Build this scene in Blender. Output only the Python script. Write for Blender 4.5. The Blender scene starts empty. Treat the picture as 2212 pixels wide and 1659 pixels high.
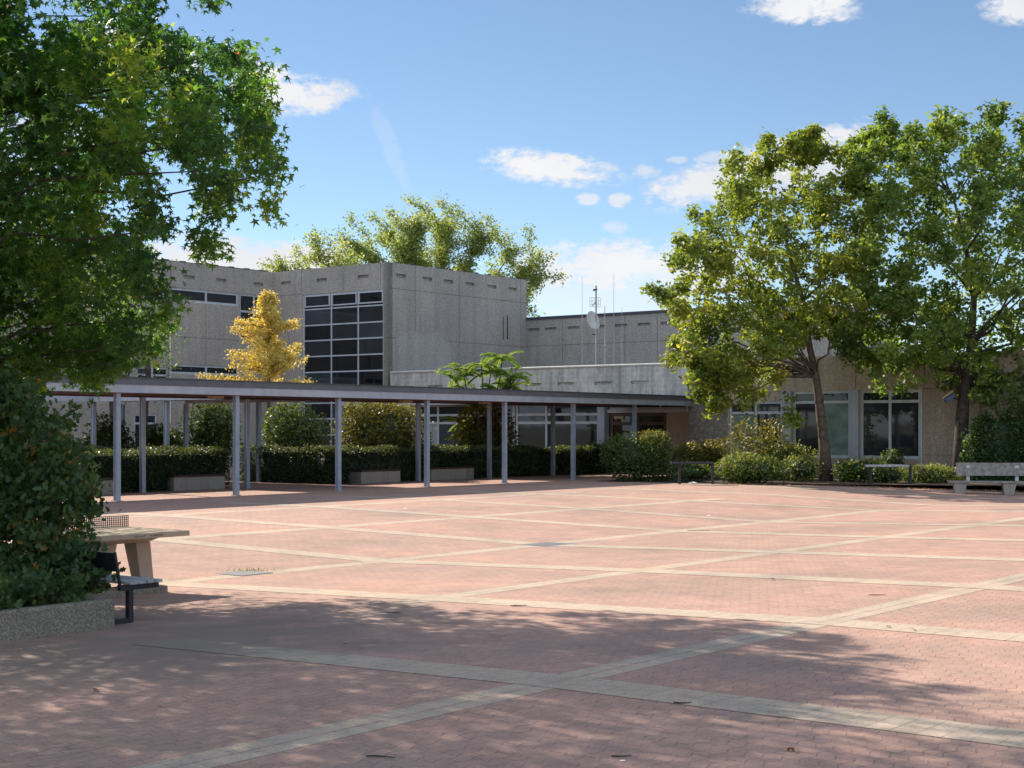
import bpy, math, random
import numpy as np
from mathutils import Vector
random.seed(7); rng = np.random.default_rng(7)
sc = bpy.context.scene
R = math.radians
CAMZ = 2.1; FPX = 3291.0; CX = 1106.0; HY = 927.0      # survey of the photograph: focal length, centre column, horizon row

# ------------------------------------------------------------------ camera
cam = bpy.data.cameras.new("camera"); camo = bpy.data.objects.new("camera", cam)
sc.collection.objects.link(camo)
camo.location = (0, 0, CAMZ); camo.rotation_euler = (R(90), 0, 0)
cam.sensor_width = 36; cam.lens = FPX / 2212 * 36; cam.shift_y = (HY - 829.5) / 2212
cam.clip_end = 3000
sc.camera = camo
# ------------------------------------------------------------------ light
SUN_EL = R(34.5); SUN_AZ = math.atan2(-0.66, 0.75)       # azimuth from +Y towards +X (negative: left of view)
sd = Vector((math.sin(SUN_AZ) * math.cos(SUN_EL), math.cos(SUN_AZ) * math.cos(SUN_EL), math.sin(SUN_EL)))
sl = bpy.data.lights.new("sun", 'SUN'); sl.energy = 4.6; sl.angle = R(0.5); sl.color = (1.0, 0.90, 0.76)
so = bpy.data.objects.new("sun", sl); sc.collection.objects.link(so)
so.rotation_euler = (-sd).to_track_quat('-Z', 'Y').to_euler(); so.location = (-30, 40, 40)
sc.view_settings.view_transform = 'Standard'; sc.view_settings.look = 'None'
sc.view_settings.exposure = 0.85; sc.view_settings.gamma = 1
try: sc.view_settings.use_curve_mapping = False
except Exception: pass

world = bpy.data.worlds.new("World"); sc.world = world; world.use_nodes = True
NT = world.node_tree; NT.nodes.clear()
def nd(t, typ, **kw):
    n = t.nodes.new(typ)
    for k, v in kw.items(): setattr(n, k, v)
    return n
def mth(t, op, a, b=None, c=None, clamp=False):
    n = t.nodes.new('ShaderNodeMath'); n.operation = op; n.use_clamp = clamp
    for i, v in enumerate((a, b, c)):
        if v is None: continue
        if isinstance(v, (int, float)): n.inputs[i].default_value = v
        else: t.links.new(v, n.inputs[i])
    return n.outputs[0]
def mixc(t, f, a, b, mode='MIX'):
    n = t.nodes.new('ShaderNodeMix'); n.data_type = 'RGBA'; n.blend_type = mode
    for s, v in ((n.inputs[0], f), (n.inputs[6], a), (n.inputs[7], b)):
        if isinstance(v, (int, float)): s.default_value = v
        elif isinstance(v, tuple): s.default_value = (*v[:3], 1)
        else: t.links.new(v, s)
    return n.outputs[2]
SKY_STR = 0.09
sky = nd(NT, 'ShaderNodeTexSky', sky_type='NISHITA', sun_disc=False)
sky.sun_elevation = SUN_EL; sky.sun_rotation = SUN_AZ; sky.air_density = 0.7; sky.dust_density = 0.0; sky.ozone_density = 4.0
tc = nd(NT, 'ShaderNodeTexCoord'); sep = nd(NT, 'ShaderNodeSeparateXYZ'); NT.links.new(tc.outputs['Generated'], sep.inputs[0])
ymax = mth(NT, 'MAXIMUM', sep.outputs[1], 0.05)
cu = mth(NT, 'DIVIDE', sep.outputs[0], ymax); cv = mth(NT, 'DIVIDE', sep.outputs[2], ymax)
comb = nd(NT, 'ShaderNodeCombineXYZ'); NT.links.new(cu, comb.inputs[0]); NT.links.new(cv, comb.inputs[1])
nz = nd(NT, 'ShaderNodeTexNoise'); nz.inputs['Scale'].default_value = 34; nz.inputs['Detail'].default_value = 8; nz.inputs['Roughness'].default_value = 0.6
mp = nd(NT, 'ShaderNodeMapping'); mp.inputs['Scale'].default_value = (1, 1.7, 1); NT.links.new(comb.outputs[0], mp.inputs[0]); NT.links.new(mp.outputs[0], nz.inputs['Vector'])
nz2 = nd(NT, 'ShaderNodeTexNoise'); nz2.inputs['Scale'].default_value = 6; nz2.inputs['Detail'].default_value = 4; NT.links.new(mp.outputs[0], nz2.inputs['Vector'])
nzh = nd(NT, 'ShaderNodeTexNoise'); nzh.inputs['Scale'].default_value = 130; nzh.inputs['Detail'].default_value = 6; nzh.inputs['Roughness'].default_value = 0.65; NT.links.new(mp.outputs[0], nzh.inputs['Vector'])
cnoise = mth(NT, 'ADD', mth(NT, 'MULTIPLY', nz.outputs[0], .58), mth(NT, 'MULTIPLY', nzh.outputs[0], .42))
clouds = [  # direction of centre and half widths, tilt, density
    (640, 205, 120, 42, 0.0, 1), (560, 180, 70, 50, 0, 1), (1190, 362, 150, 36, 0.12, 1), (1530, 395, 140, 46, -0.25, 1), (1720, 350, 210, 62, -0.3, 1),
    (1725, 8, 125, 46, 0.1, 1), (470, 565, 230, 58, 0.05, 1), (640, 560, 130, 42, 0, 1), (1300, 575, 200, 56, 0, .95), (1480, 585, 170, 62, 0, .8), (1300, 640, 260, 50, 0, .55), (1270, 430, 26, 14, 0, .7),
    (1341, 432, 26, 17, 0, .8), (1327, 492, 30, 14, 0, .45), (1396, 370, 36, 15, 0, .6), (1545, 339, 50, 13, -.15, .55), (1462, 346, 24, 9, 0, .5),
    (2200, 18, 80, 36, 0, .9), (240, 95, 70, 55, 0, 1), (330, 120, 120, 45, .3, .9), (842, 315, 20, 110, -0.38, .17), (1330, 640, 260, 40, 0, .3), (120, 300, 150, 60, 0, .7), (2700, 300, 260, 60, 0, .9), (-600, 300, 260, 80, 0, .9)]
acc = None
for (x, y, rx, ry, rot, den) in clouds:
    du = mth(NT, 'SUBTRACT', cu, (x - CX) / FPX); dv = mth(NT, 'SUBTRACT', cv, (HY - y) / FPX)
    c, s = math.cos(rot), math.sin(rot)
    e1 = mth(NT, 'MULTIPLY', mth(NT, 'ADD', mth(NT, 'MULTIPLY', du, c), mth(NT, 'MULTIPLY', dv, -s)), FPX / rx)
    e2 = mth(NT, 'MULTIPLY', mth(NT, 'ADD', mth(NT, 'MULTIPLY', du, s), mth(NT, 'MULTIPLY', dv, c)), FPX / ry)
    d = mth(NT, 'SQRT', mth(NT, 'ADD', mth(NT, 'POWER', e1, 2), mth(NT, 'POWER', e2, 2)))
    m = mth(NT, 'MULTIPLY', mth(NT, 'SUBTRACT', 1.22, d), 1.0)
    m = mth(NT, 'MULTIPLY', mth(NT, 'ADD', m, mth(NT, 'MULTIPLY', mth(NT, 'SUBTRACT', cnoise, 0.5), 4.6)), 1.35, clamp=True)
    m = mth(NT, 'MULTIPLY', m, mth(NT, 'MULTIPLY', mth(NT, 'SUBTRACT', 1.25, d), 3, clamp=True))
    m = mth(NT, 'MULTIPLY', m, den)
    acc = m if acc is None else mth(NT, 'MAXIMUM', acc, m)
front = mth(NT, 'GREATER_THAN', sep.outputs[1], 0.08)
acc = mth(NT, 'MULTIPLY', acc, front)
ccol = mixc(NT, mth(NT, 'MULTIPLY', mth(NT, 'SUBTRACT', nz2.outputs[0], 0.35), 2.2, clamp=True), (4.9, 5.0, 5.3), (6.6, 6.5, 6.4))
# unseen bright cloud cover added behind the viewer as fill light
nz3 = nd(NT, 'ShaderNodeTexNoise'); nz3.inputs['Scale'].default_value = 2.6; nz3.inputs['Detail'].default_value = 6; NT.links.new(tc.outputs['Generated'], nz3.inputs['Vector'])
rearm = mth(NT, 'MULTIPLY', mth(NT, 'SUBTRACT', 0.12, sep.outputs[1]), 4, clamp=True)
racc = mth(NT, 'MULTIPLY', rearm, mth(NT, 'MULTIPLY', mth(NT, 'SUBTRACT', nz3.outputs[0], 0.33), 6, clamp=True))
skyt = mixc(NT, 1.0, sky.outputs[0], (1.06, .965, .835), 'MULTIPLY')
skyc = mixc(NT, racc, mixc(NT, acc, skyt, ccol), (5.1, 5.9, 7.2))
bg = nd(NT, 'ShaderNodeBackground'); bg.inputs[1].default_value = SKY_STR
NT.links.new(skyc, bg.inputs[0]); ow = nd(NT, 'ShaderNodeOutputWorld'); NT.links.new(bg.outputs[0], ow.inputs[0])

# ------------------------------------------------------------------ survey helpers
TH = math.atan2(3630 - CX, FPX)
A = np.array([math.sin(TH), math.cos(TH)]); B = np.array([-math.cos(TH), math.sin(TH)])   # paving directions: A right-away, B left-away
AV = np.array([*A, 0.]); BV = np.array([*B, 0.])
PV = [-1e3, 7.43, 12.9, 18.37, 23.84, 29.3, 1e4]; PZ = [0, 0, -.11, -.26, -.08, 0, 0]
def gz(X, Y): return float(np.interp(X * B[0] + Y * B[1], PV, PZ))
def at(x, y, Y): return np.array([(x - CX) / FPX * Y, Y, CAMZ + (HY - y) / FPX * Y])
def on_ground(x, y):
    z = 0.
    for _ in range(60):
        Y = FPX * (CAMZ - z) / (y - HY); z = .5 * z + .5 * gz((x - CX) / FPX * Y, Y)
    Y = FPX * (CAMZ - z) / (y - HY)
    return np.array([(x - CX) / FPX * Y, Y, z])

# ------------------------------------------------------------------ object helpers
WLOC = {}
def link(o, parent=None):
    sc.collection.objects.link(o)
    if parent is not None: o.parent = parent
def thing(name, label, cat, loc, group=None):
    o = bpy.data.objects.new(name, None); link(o); o.location = loc; o.empty_display_size = .2
    WLOC[o.name] = np.array(loc, float); o['label'] = label; o['category'] = cat
    if group: o['group'] = group
    return o
def tag(o, label, cat, group=None):
    o['label'] = label; o['category'] = cat
    if group: o['group'] = group
    return o
def pl(parent): return np.zeros(3) if parent is None else WLOC[parent.name]
class MB:
    def __init__(s): s.v = []; s.f = []
    def poly(s, pts):
        n = len(s.v); s.v += [tuple(map(float, p)) for p in pts]; s.f.append(tuple(range(n, n + len(pts)))); return s
    def hexa(s, p):           # 8 points: bottom ring 0-3, top ring 4-7
        n = len(s.v); s.v += [tuple(map(float, q)) for q in p]
        s.f += [tuple(n + i for i in q) for q in ((3, 2, 1, 0), (4, 5, 6, 7), (0, 1, 5, 4), (1, 2, 6, 5), (2, 3, 7, 6), (3, 0, 4, 7))]; return s
    def box(s, o, d1, d2, l1, l2, z0, z1):   # o centre xy, d1,d2 unit dirs, l1=(a,b), l2=(a,b)
        o = np.array(o[:2], float); d1 = np.array(d1[:2]); d2 = np.array(d2[:2])
        r = [o + d1 * l1[i] + d2 * l2[j] for i, j in ((0, 0), (1, 0), (1, 1), (0, 1))]
        if d1[0] * d2[1] - d1[1] * d2[0] < 0: r = r[::-1]
        return s.hexa([(*q, z0) for q in r] + [(*q, z1) for q in r])
    def tube(s, pts, rad, seg=8, cap=True):
        pts = [np.array(p, float) for p in pts]; n0 = len(s.v)
        if isinstance(rad, (int, float)): rad = [rad] * len(pts)
        for i, p in enumerate(pts):
            t = pts[min(i + 1, len(pts) - 1)] - pts[max(i - 1, 0)]; t = t / (np.linalg.norm(t) + 1e-9)
            h = np.array([1., 0, 0]) if abs(t[0]) < .8 else np.array([0, 1., 0])
            u = np.cross(t, h); u /= np.linalg.norm(u); w = np.cross(t, u)
            for k in range(seg):
                a = 2 * math.pi * k / seg; s.v.append(tuple(p + rad[i] * (math.cos(a) * u + math.sin(a) * w)))
        for i in range(len(pts) - 1):
            for k in range(seg):
                a = n0 + i * seg + k; b = n0 + i * seg + (k + 1) % seg; s.f.append((a, b, b + seg, a + seg))
        if cap:
            s.f.append(tuple(n0 + k for k in range(seg))[::-1]); s.f.append(tuple(n0 + (len(pts) - 1) * seg + k for k in range(seg)))
        return s
    def build(s, name, mat, parent=None, bevel=0, smooth=False, loc=None):
        L = pl(parent) if loc is None else np.array(loc, float)
        me = bpy.data.meshes.new(name); me.from_pydata([tuple(np.array(v) - L) for v in s.v], [], s.f); me.update()
        me.materials.append(mat); o = bpy.data.objects.new(name, me); link(o, parent)
        WLOC[o.name] = L
        if parent is None and loc is not None: o.location = loc
        if smooth:
            for p in me.polygons: p.use_smooth = True
        if bevel:
            m = o.modifiers.new('bevel', 'BEVEL'); m.width = bevel; m.segments = 2; m.limit_method = 'ANGLE'; m.angle_limit = R(40)
        return o

# ------------------------------------------------------------------ materials
def newmat(name):
    m = bpy.data.materials.new(name); m.use_nodes = True; t = m.node_tree
    return m, t, t.nodes['Principled BSDF']
def noise(t, vec, scale, detail=4, rough=.55, mapping=None):
    n = t.nodes.new('ShaderNodeTexNoise'); n.inputs['Scale'].default_value = scale; n.inputs['Detail'].default_value = detail; n.inputs['Roughness'].default_value = rough
    if mapping:
        mpn = t.nodes.new('ShaderNodeMapping'); mpn.inputs['Scale'].default_value = mapping; t.links.new(vec, mpn.inputs[0]); vec = mpn.outputs[0]
    t.links.new(vec, n.inputs['Vector']); return n.outputs[0]
def ramp(t, f, stops):
    n = t.nodes.new('ShaderNodeValToRGB'); cr = n.color_ramp
    while len(cr.elements) > 1: cr.elements.remove(cr.elements[-1])
    for i, (p, c) in enumerate(stops):
        e = cr.elements[0] if i == 0 else cr.elements.new(p)
        e.position = p; e.color = (*c, 1)
    t.links.new(f, n.inputs[0]); return n.outputs[0]
def coord(t): return t.nodes.new('ShaderNodeTexCoord').outputs['Object']
def bump(t, h, strength, dist, bs):
    n = t.nodes.new('ShaderNodeBump'); n.inputs['Strength'].default_value = strength; n.inputs['Distance'].default_value = dist
    t.links.new(h, n.inputs['Height']); t.links.new(n.outputs[0], bs.inputs['Normal'])
def plain(name, col, rough=.6, metal=0, var=.12, scale=3, spec=.4):
    m, t, b = newmat(name); c = coord(t)
    f = noise(t, c, scale, 5); lo = tuple(v * (1 - var) for v in col); hi = tuple(min(1, v * (1 + var)) for v in col)
    t.links.new(ramp(t, f, [(.3, lo), (.7, hi)]), b.inputs['Base Color'])
    b.inputs['Roughness'].default_value = rough; b.inputs['Metallic'].default_value = metal; b.inputs['Specular IOR Level'].default_value = spec
    return m
def concrete(name, col, speck=.45, streak=.35, sscale=9, grain=1.0, boards=False, ztop=None):
    m, t, b = newmat(name); c = coord(t)
    v = t.nodes.new('ShaderNodeTexVoronoi'); v.inputs['Scale'].default_value = sscale; t.links.new(c, v.inputs['Vector'])
    f1 = noise(t, c, sscale * 1.3, 3, .7)
    f = mth(t, 'ADD', mth(t, 'MULTIPLY', v.outputs['Distance'], .5), mth(t, 'MULTIPLY', f1, .7))
    lo = tuple(x * (1 - speck) for x in col); hi = tuple(min(1, x * (1 + speck * .8)) for x in col)
    cc = ramp(t, f, [(.35, lo), (.6, col), (.85, hi)])
    big = noise(t, c, .35, 4, .6)
    cc = mixc(t, 1.0, cc, ramp(t, big, [(.3, (.82, .82, .84)), (.7, (1.08, 1.06, 1.02))]), 'MULTIPLY')
    st = noise(t, c, 1.0, 5, .7, (2.3, 2.3, .12))
    stf = ramp(t, st, [(.46, (0, 0, 0)), (.68, (1, 1, 1))])
    dark = tuple(x * .42 for x in col)
    cc = mixc(t, mth(t, 'MULTIPLY', stf, streak), cc, dark)
    st2 = noise(t, c, 1.0, 4, .7, (7, 7, .35)); cc = mixc(t, mth(t, 'MULTIPLY', ramp(t, st2, [(.55, (0, 0, 0)), (.75, (1, 1, 1))]), streak * .5), cc, dark)
    if boards:
        w = t.nodes.new('ShaderNodeTexWave'); w.bands_direction = 'Z'; w.inputs['Scale'].default_value = 1.3; w.inputs['Distortion'].default_value = .6; w.inputs['Detail'].default_value = 2
        t.links.new(c, w.inputs['Vector'])
        cc = mixc(t, mth(t, 'MULTIPLY', ramp(t, w.outputs[1], [(.0, (1, 1, 1)), (.18, (0, 0, 0))]), .22), cc, dark)
        s2 = noise(t, c, 1.0, 6, .75, (1.2, 1.2, .35))
        cc = mixc(t, mth(t, 'MULTIPLY', ramp(t, s2, [(.48, (0, 0, 0)), (.62, (1, 1, 1))]), .5), cc, tuple(x * 1.35 for x in col))
    t.links.new(cc, b.inputs['Base Color']); b.inputs['Roughness'].default_value = .9; b.inputs['Specular IOR Level'].default_value = .2
    bump(t, f, .5 * grain, .02, b); return m
M = {}
M['agg'] = concrete('exposed_aggregate', (.43, .40, .36), .34, .25, 14)
M['agg_dark'] = concrete('darkened_pebble_concrete', (.23, .215, .20), .5, .3, 9)  # dark joints; on the wall by the walkway end, shade put into the colour
M['agg_tan'] = concrete('tan_pebble_concrete', (.46, .385, .305), .32, .35, 12)
M['fascia'] = concrete('boarded_concrete', (.58, .57, .535), .2, .8, 5, .4, True)
M['block'] = concrete('cast_concrete', (.34, .325, .29), .2, .6, 20, .4)
M['curb'] = concrete('worn_curb_concrete', (.23, .21, .17), .6, .2, 45, .8)
M['table'] = concrete('table_concrete', (.42, .35, .27), .15, .25, 40, .2)
M['patch'] = concrete('repair_render', (.475, .455, .42), .3, .25, 14)
M['white'] = plain('white_frame_paint', (.52, .55, .58), .45)
M['fasciap'] = concrete('walkway_fascia_paint', (.43, .465, .53), .06, .28, 3, .05)
M['soffit'] = plain('brown_soffit', (.07, .035, .035), .7)
M['roofedge'] = plain('roof_felt_edge', (.13, .135, .155), .8)
M['post'] = plain('blue_grey_post_paint', (.30, .35, .42), .4)
M['steel'] = plain('galvanised_steel', (.42, .42, .42), .45, .5)
M['flash'] = plain('dark_roof_flashing', (.07, .075, .09), .5)
M['flashw'] = plain('pale_pipe', (.62, .6, .56), .5)
M['black'] = plain('black_metal', (.02, .021, .028), .5)
M['slat'] = plain('weathered_wood', (.36, .36, .38), .8, var=.35, scale=9)
M['benchw'] = plain('grey_weathered_plank', (.24, .225, .205), .85, var=.4, scale=7)
M['darkwood'] = plain('dark_stained_plank', (.045, .03, .028), .7)
M['brown'] = plain('brown_door_frame', (.10, .07, .05), .5)
M['beige'] = plain('beige_panel', (.42, .34, .26), .7)
M['greypanel'] = plain('grey_curtain_panel', (.33, .34, .35), .7)
M['curtain'] = plain('green_curtain', (.16, .25, .21), .3, var=.35, scale=2)
M['dish'] = plain('white_dish_paint', (.62, .6, .55), .5)
M['bark'] = plain('tree_bark', (.10, .078, .058), .9, var=.5, scale=7)
M['bark_dark'] = plain('dark_tree_bark', (.055, .045, .036), .9, var=.5, scale=7)
M['soil'] = plain('bark_mulch', (.085, .055, .04), .95, var=.5, scale=14)
M['iron'] = plain('cast_iron_cover', (.16, .16, .17), .6)
M['drainc'] = plain('concrete_drain_cover', (.2, .195, .19), .7)
M['paper'] = plain('white_paper', (.75, .75, .75), .7)
M['dirt'] = plain('earth', (.12, .11, .07), .95, var=.4, scale=2)
M['bluebox'] = plain('blue_paint', (.06, .09, .20), .5)
M['tan'] = plain('tan_wood', (.45, .33, .2), .7)
M['graf'] = plain('faded_marker', (.16, .08, .06), .8)
def glass(name, col):
    m, t, b = newmat(name); c = coord(t)
    f = noise(t, c, .5, 3); t.links.new(ramp(t, f, [(.35, tuple(v * .6 for v in col)), (.7, col)]), b.inputs['Base Color'])
    b.inputs['Roughness'].default_value = .03; b.inputs['Specular IOR Level'].default_value = .6
    bump(t, noise(t, c, .8, 2), .03, .05, b); return m
M['glass'] = glass('dark_window_glass', (.03, .037, .047))
M['glassb'] = glass('blue_grey_window_glass', (.055, .068, .085)); M['glassd'] = glass('deep_dark_window_glass', (.009, .011, .014))
M['glassw'] = glass('warm_entrance_glass', (.05, .045, .02))
def foliage(name, stops, trans=.35, tcol=1.6):
    m, t, b = newmat(name)
    a = t.nodes.new('ShaderNodeAttribute'); a.attribute_name = 'tint'
    col = ramp(t, a.outputs['Fac'], stops)
    t.links.new(col, b.inputs['Base Color']); b.inputs['Roughness'].default_value = .5; b.inputs['Specular IOR Level'].default_value = .35
    tr = t.nodes.new('ShaderNodeBsdfTranslucent')
    t.links.new(mixc(t, 1.0, col, (tcol * 1.25, tcol * 1.15, tcol * .45), 'MULTIPLY'), tr.inputs[0])
    mx = t.nodes.new('ShaderNodeMixShader'); mx.inputs[0].default_value = trans
    t.links.new(b.outputs[0], mx.inputs[1]); t.links.new(tr.outputs[0], mx.inputs[2])
    t.links.new(mx.outputs[0], t.nodes['Material Output'].inputs[0]); return m
M['gum'] = foliage('sweetgum_leaves', [(0, (.026, .07, .03)), (.45, (.048, .118, .034)), (.8, (.10, .20, .038)), (.97, (.20, .25, .05)), (1, (.34, .11, .04))], .5, 2.4)
M['oak'] = foliage('oak_leaves', [(0, (.07, .11, .04)), (.45, (.15, .205, .046)), (.8, (.21, .25, .055)), (1, (.33, .31, .08))], .45, 1.9)
M['oak2'] = foliage('green_oak_leaves', [(0, (.055, .105, .04)), (.5, (.12, .19, .05)), (1, (.23, .29, .065))], .45, 1.9)
M['yellow'] = foliage('golden_leaves', [(0, (.46, .37, .09)), (.5, (.68, .55, .16)), (.9, (.76, .66, .30)), (1, (.62, .40, .12))], .35, 1.2)
M['back'] = foliage('grey_green_leaves', [(0, (.13, .18, .075)), (.6, (.24, .30, .11)), (1, (.36, .34, .15))], .45, 1.8)
M['hedge'] = foliage('hedge_leaves', [(0, (.022, .036, .022)), (.5, (.06, .09, .04)), (1, (.17, .195, .075))], .25, 1.5)
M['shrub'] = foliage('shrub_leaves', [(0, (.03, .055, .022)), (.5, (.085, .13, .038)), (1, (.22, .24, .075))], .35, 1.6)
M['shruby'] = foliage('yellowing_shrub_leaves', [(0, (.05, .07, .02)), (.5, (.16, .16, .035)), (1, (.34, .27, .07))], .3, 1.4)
M['ivy'] = foliage('creeper_leaves', [(0, (.022, .055, .024)), (.7, (.06, .12, .042)), (.94, (.12, .165, .045)), (1, (.30, .15, .045))], .35, 1.8)
M['sumac'] = foliage('bright_pinnate_leaves', [(0, (.10, .20, .04)), (.6, (.22, .34, .07)), (1, (.40, .45, .14))], .4, 1.7)
M['dead'] = foliage('dry_fallen_leaves', [(0, (.10, .05, .03)), (.6, (.28, .15, .07)), (1, (.5, .36, .2))], .1, 1)

def paving(name, c1, c2, bw, bh, joint, zig, mort):
    m, t, b = newmat(name); c = coord(t)
    sp = t.nodes.new('ShaderNodeSeparateXYZ'); t.links.new(c, sp.inputs[0])
    wob = mth(t, 'MULTIPLY', mth(t, 'SINE', mth(t, 'MULTIPLY', sp.outputs[0], 2 * math.pi / bw)), zig)
    wob2 = mth(t, 'MULTIPLY', mth(t, 'SINE', mth(t, 'MULTIPLY', sp.outputs[1], 2 * math.pi / bh)), zig * .6)
    cb = t.nodes.new('ShaderNodeCombineXYZ'); t.links.new(mth(t, 'ADD', sp.outputs[0], wob2), cb.inputs[0]); t.links.new(mth(t, 'ADD', sp.outputs[1], wob), cb.inputs[1])
    br = t.nodes.new('ShaderNodeTexBrick'); t.links.new(cb.outputs[0], br.inputs['Vector'])
    br.inputs['Scale'].default_value = 1; br.inputs['Brick Width'].default_value = bw; br.inputs['Row Height'].default_value = bh
    br.inputs['Mortar Size'].default_value = joint; br.inputs['Mortar Smooth'].default_value = .6; br.inputs['Bias'].default_value = 0
    br.inputs['Color1'].default_value = (*c1, 1); br.inputs['Color2'].default_value = (*c2, 1); br.inputs['Mortar'].default_value = (*mort, 1)
    cc = br.outputs['Color']
    jn = noise(t, c, 2.2, 4, .7); jf = ramp(t, jn, [(.36, (.15, .15, .15)), (.62, (.95, .95, .95))])
    cc = mixc(t, jf, cc, tuple((p + q) / 2 for p, q in zip(c1, c2)))
    n1 = noise(t, c, .22, 6, .62); n2 = noise(t, c, 1.6, 6, .7); n3 = noise(t, c, 38, 3, .7)
    cc = mixc(t, 1.0, cc, ramp(t, n1, [(.3, (.74, .80, .80)), (.5, (1, 1, 1)), (.72, (1.12, 1.06, 1.0))]), 'MULTIPLY')
    cc = mixc(t, 1.0, cc, ramp(t, n2, [(.3, (.82, .83, .82)), (.7, (1.12, 1.1, 1.08))]), 'MULTIPLY')
    cc = mixc(t, 1.0, cc, ramp(t, n3, [(.3, (.80, .80, .80)), (.7, (1.18, 1.18, 1.18))]), 'MULTIPLY')
    n4 = noise(t, c, .5, 5, .75)
    cc = mixc(t, mth(t, 'MULTIPLY', ramp(t, n4, [(.5, (0, 0, 0)), (.72, (1, 1, 1))]), .45), cc, (.25, .21, .165))
    n5 = noise(t, c, 5, 4, .8)
    cc = mixc(t, mth(t, 'MULTIPLY', ramp(t, n5, [(.58, (0, 0, 0)), (.70, (1, 1, 1))]), .5), cc, (.2, .16, .13))
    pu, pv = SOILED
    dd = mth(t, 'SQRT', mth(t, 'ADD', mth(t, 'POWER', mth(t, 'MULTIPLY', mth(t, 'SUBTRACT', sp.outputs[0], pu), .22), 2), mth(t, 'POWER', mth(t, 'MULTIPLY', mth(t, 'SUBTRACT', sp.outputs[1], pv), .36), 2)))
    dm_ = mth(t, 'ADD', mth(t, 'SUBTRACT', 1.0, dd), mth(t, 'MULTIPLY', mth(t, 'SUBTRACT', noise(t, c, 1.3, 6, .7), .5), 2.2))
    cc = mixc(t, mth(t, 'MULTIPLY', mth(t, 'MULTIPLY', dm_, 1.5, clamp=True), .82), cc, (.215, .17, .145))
    t.links.new(cc, b.inputs['Base Color']); b.inputs['Roughness'].default_value = .85; b.inputs['Specular IOR Level'].default_value = .25
    h = mth(t, 'ADD', mth(t, 'MULTIPLY', br.outputs['Fac'], -1), mth(t, 'MULTIPLY', n3, .25)); bump(t, h, .6, .006, b)
    return m
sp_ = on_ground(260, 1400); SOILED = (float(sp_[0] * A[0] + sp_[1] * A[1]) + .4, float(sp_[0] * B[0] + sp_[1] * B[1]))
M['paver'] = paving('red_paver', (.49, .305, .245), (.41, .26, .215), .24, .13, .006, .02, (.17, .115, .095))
M['band'] = paving('grey_paver', (.53, .415, .32), (.47, .385, .31), .25, .19, .006, 0, (.15, .13, .11))

# ------------------------------------------------------------------ ground
def uvz(u, v): 
    p = A * u + B * v; return (p[0], p[1], float(np.interp(v, PV, PZ)))
def structure(o): o['kind'] = 'structure'; return o
ROTZ = math.atan2(A[1], A[0])
def local_mesh(name, verts, faces, mat, zoff=0):   # verts in paving coordinates (u,v,z)
    me = bpy.data.meshes.new(name); me.from_pydata(verts, [], faces); me.update(); me.materials.append(mat)
    o = bpy.data.objects.new(name, me); link(o); o.rotation_euler = (0, 0, ROTZ); o.location.z = zoff; return o
vs = [-60, 0, 7.43, 10.2, 12.9, 15.6, 18.37, 21.1, 23.84, 26.6, 29.3, 62]; us = list(np.linspace(-45, 62, 24))
V = [(u, v, float(np.interp(v, PV, PZ))) for v in vs for u in us]; n = len(us)
Fc = [(j * n + i, j * n + i + 1, (j + 1) * n + i + 1, (j + 1) * n + i) for j in range(len(vs) - 1) for i in range(n - 1)]
structure(local_mesh('plaza', V, Fc, M['paver']))
g = MB().poly([(-900, -300, -.4), (900, -300, -.4), (900, 1500, -.4), (-900, 1500, -.4)]).build('ground', M['dirt']); structure(g)
# pale paving bands through the surveyed crossings (source pixels)
S = 1.8228
X_ = {(1, 1): (2195, 2683), (1, 2): (3375, 2458), (2, 2): (1757, 2359), (2, 3): (2520, 2247), (1, 3): (3994, 2318), (2, 4): (3127, 2176), (2, 5): (3597, 2118), (2, 6): (3959, 2070),
      (3, 4): (2159, 2146), (3, 5): (2652, 2090), (3, 6): (3045, 2056), (3, 7): (3407, 2007), (4, 4): (1300, 2078), (4, 5): (1856, 2036), (4, 6): (2286, 2002), (4, 7): (2688, 1971), (4, 8): (2977, 1946),
      (5, 5): (1293, 1997), (5, 6): (1738, 1968), (5, 7): (2150, 1946), (5, 8): (2507, 1927), (3, 3): (1460, 2204), (3, 2): (590, 2289), (4, 3): (654, 2128), (5, 4): (694, 2033)}
UV = {}
AVv = {1: 7.43, 2: 12.9, 3: 18.37, 4: 23.84, 5: 29.3}
for k, (x, y) in X_.items():
    p = on_ground(x / S, y / S); UV[k] = (p[0] * A[0] + p[1] * A[1], AVv[k[0]])
bu = {}
for (i, j), (u, v) in UV.items(): bu.setdefault(j, []).append((v, u))
def band_strip(pts, w):     # pts list of (u,v); perpendicular half width, subdivided so that it follows the ground
    out = []
    for (p, q) in zip(pts[:-1], pts[1:]):
        for s in np.linspace(0, 1, 61)[:-1]: out.append((p[0] + (q[0] - p[0]) * s, p[1] + (q[1] - p[1]) * s))
    out.append(pts[-1]); return out
bv, bf = [], []
def add_band(pts, w, dz):
    pts = band_strip(pts, w); n0 = len(bv)
    for i, p in enumerate(pts):
        a = pts[max(0, i - 1)]; b = pts[min(len(pts) - 1, i + 1)]; d = np.array(b) - np.array(a); d = d / np.linalg.norm(d); nn = np.array([-d[1], d[0]])
        for s_ in (-.5, .5):
            q = np.array(p) + nn * w * s_; bv.append((q[0], q[1], float(np.interp(q[1], PV, PZ)) + dz))
    for i in range(len(pts) - 1): bf.append((n0 + 2 * i, n0 + 2 * i + 2, n0 + 2 * i + 3, n0 + 2 * i + 1))
fade = lambda x, y: on_ground(x, y)
a2 = fade(850, 1302); a2u = a2[0] * A[0] + a2[1] * A[1]; b1 = fade(300, 1391); b1v = b1[0] * B[0] + b1[1] * B[1]
for i, v in AVv.items(): add_band([(a2u if i == 2 else -30, v), (42, v)], .42, .002)
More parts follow.
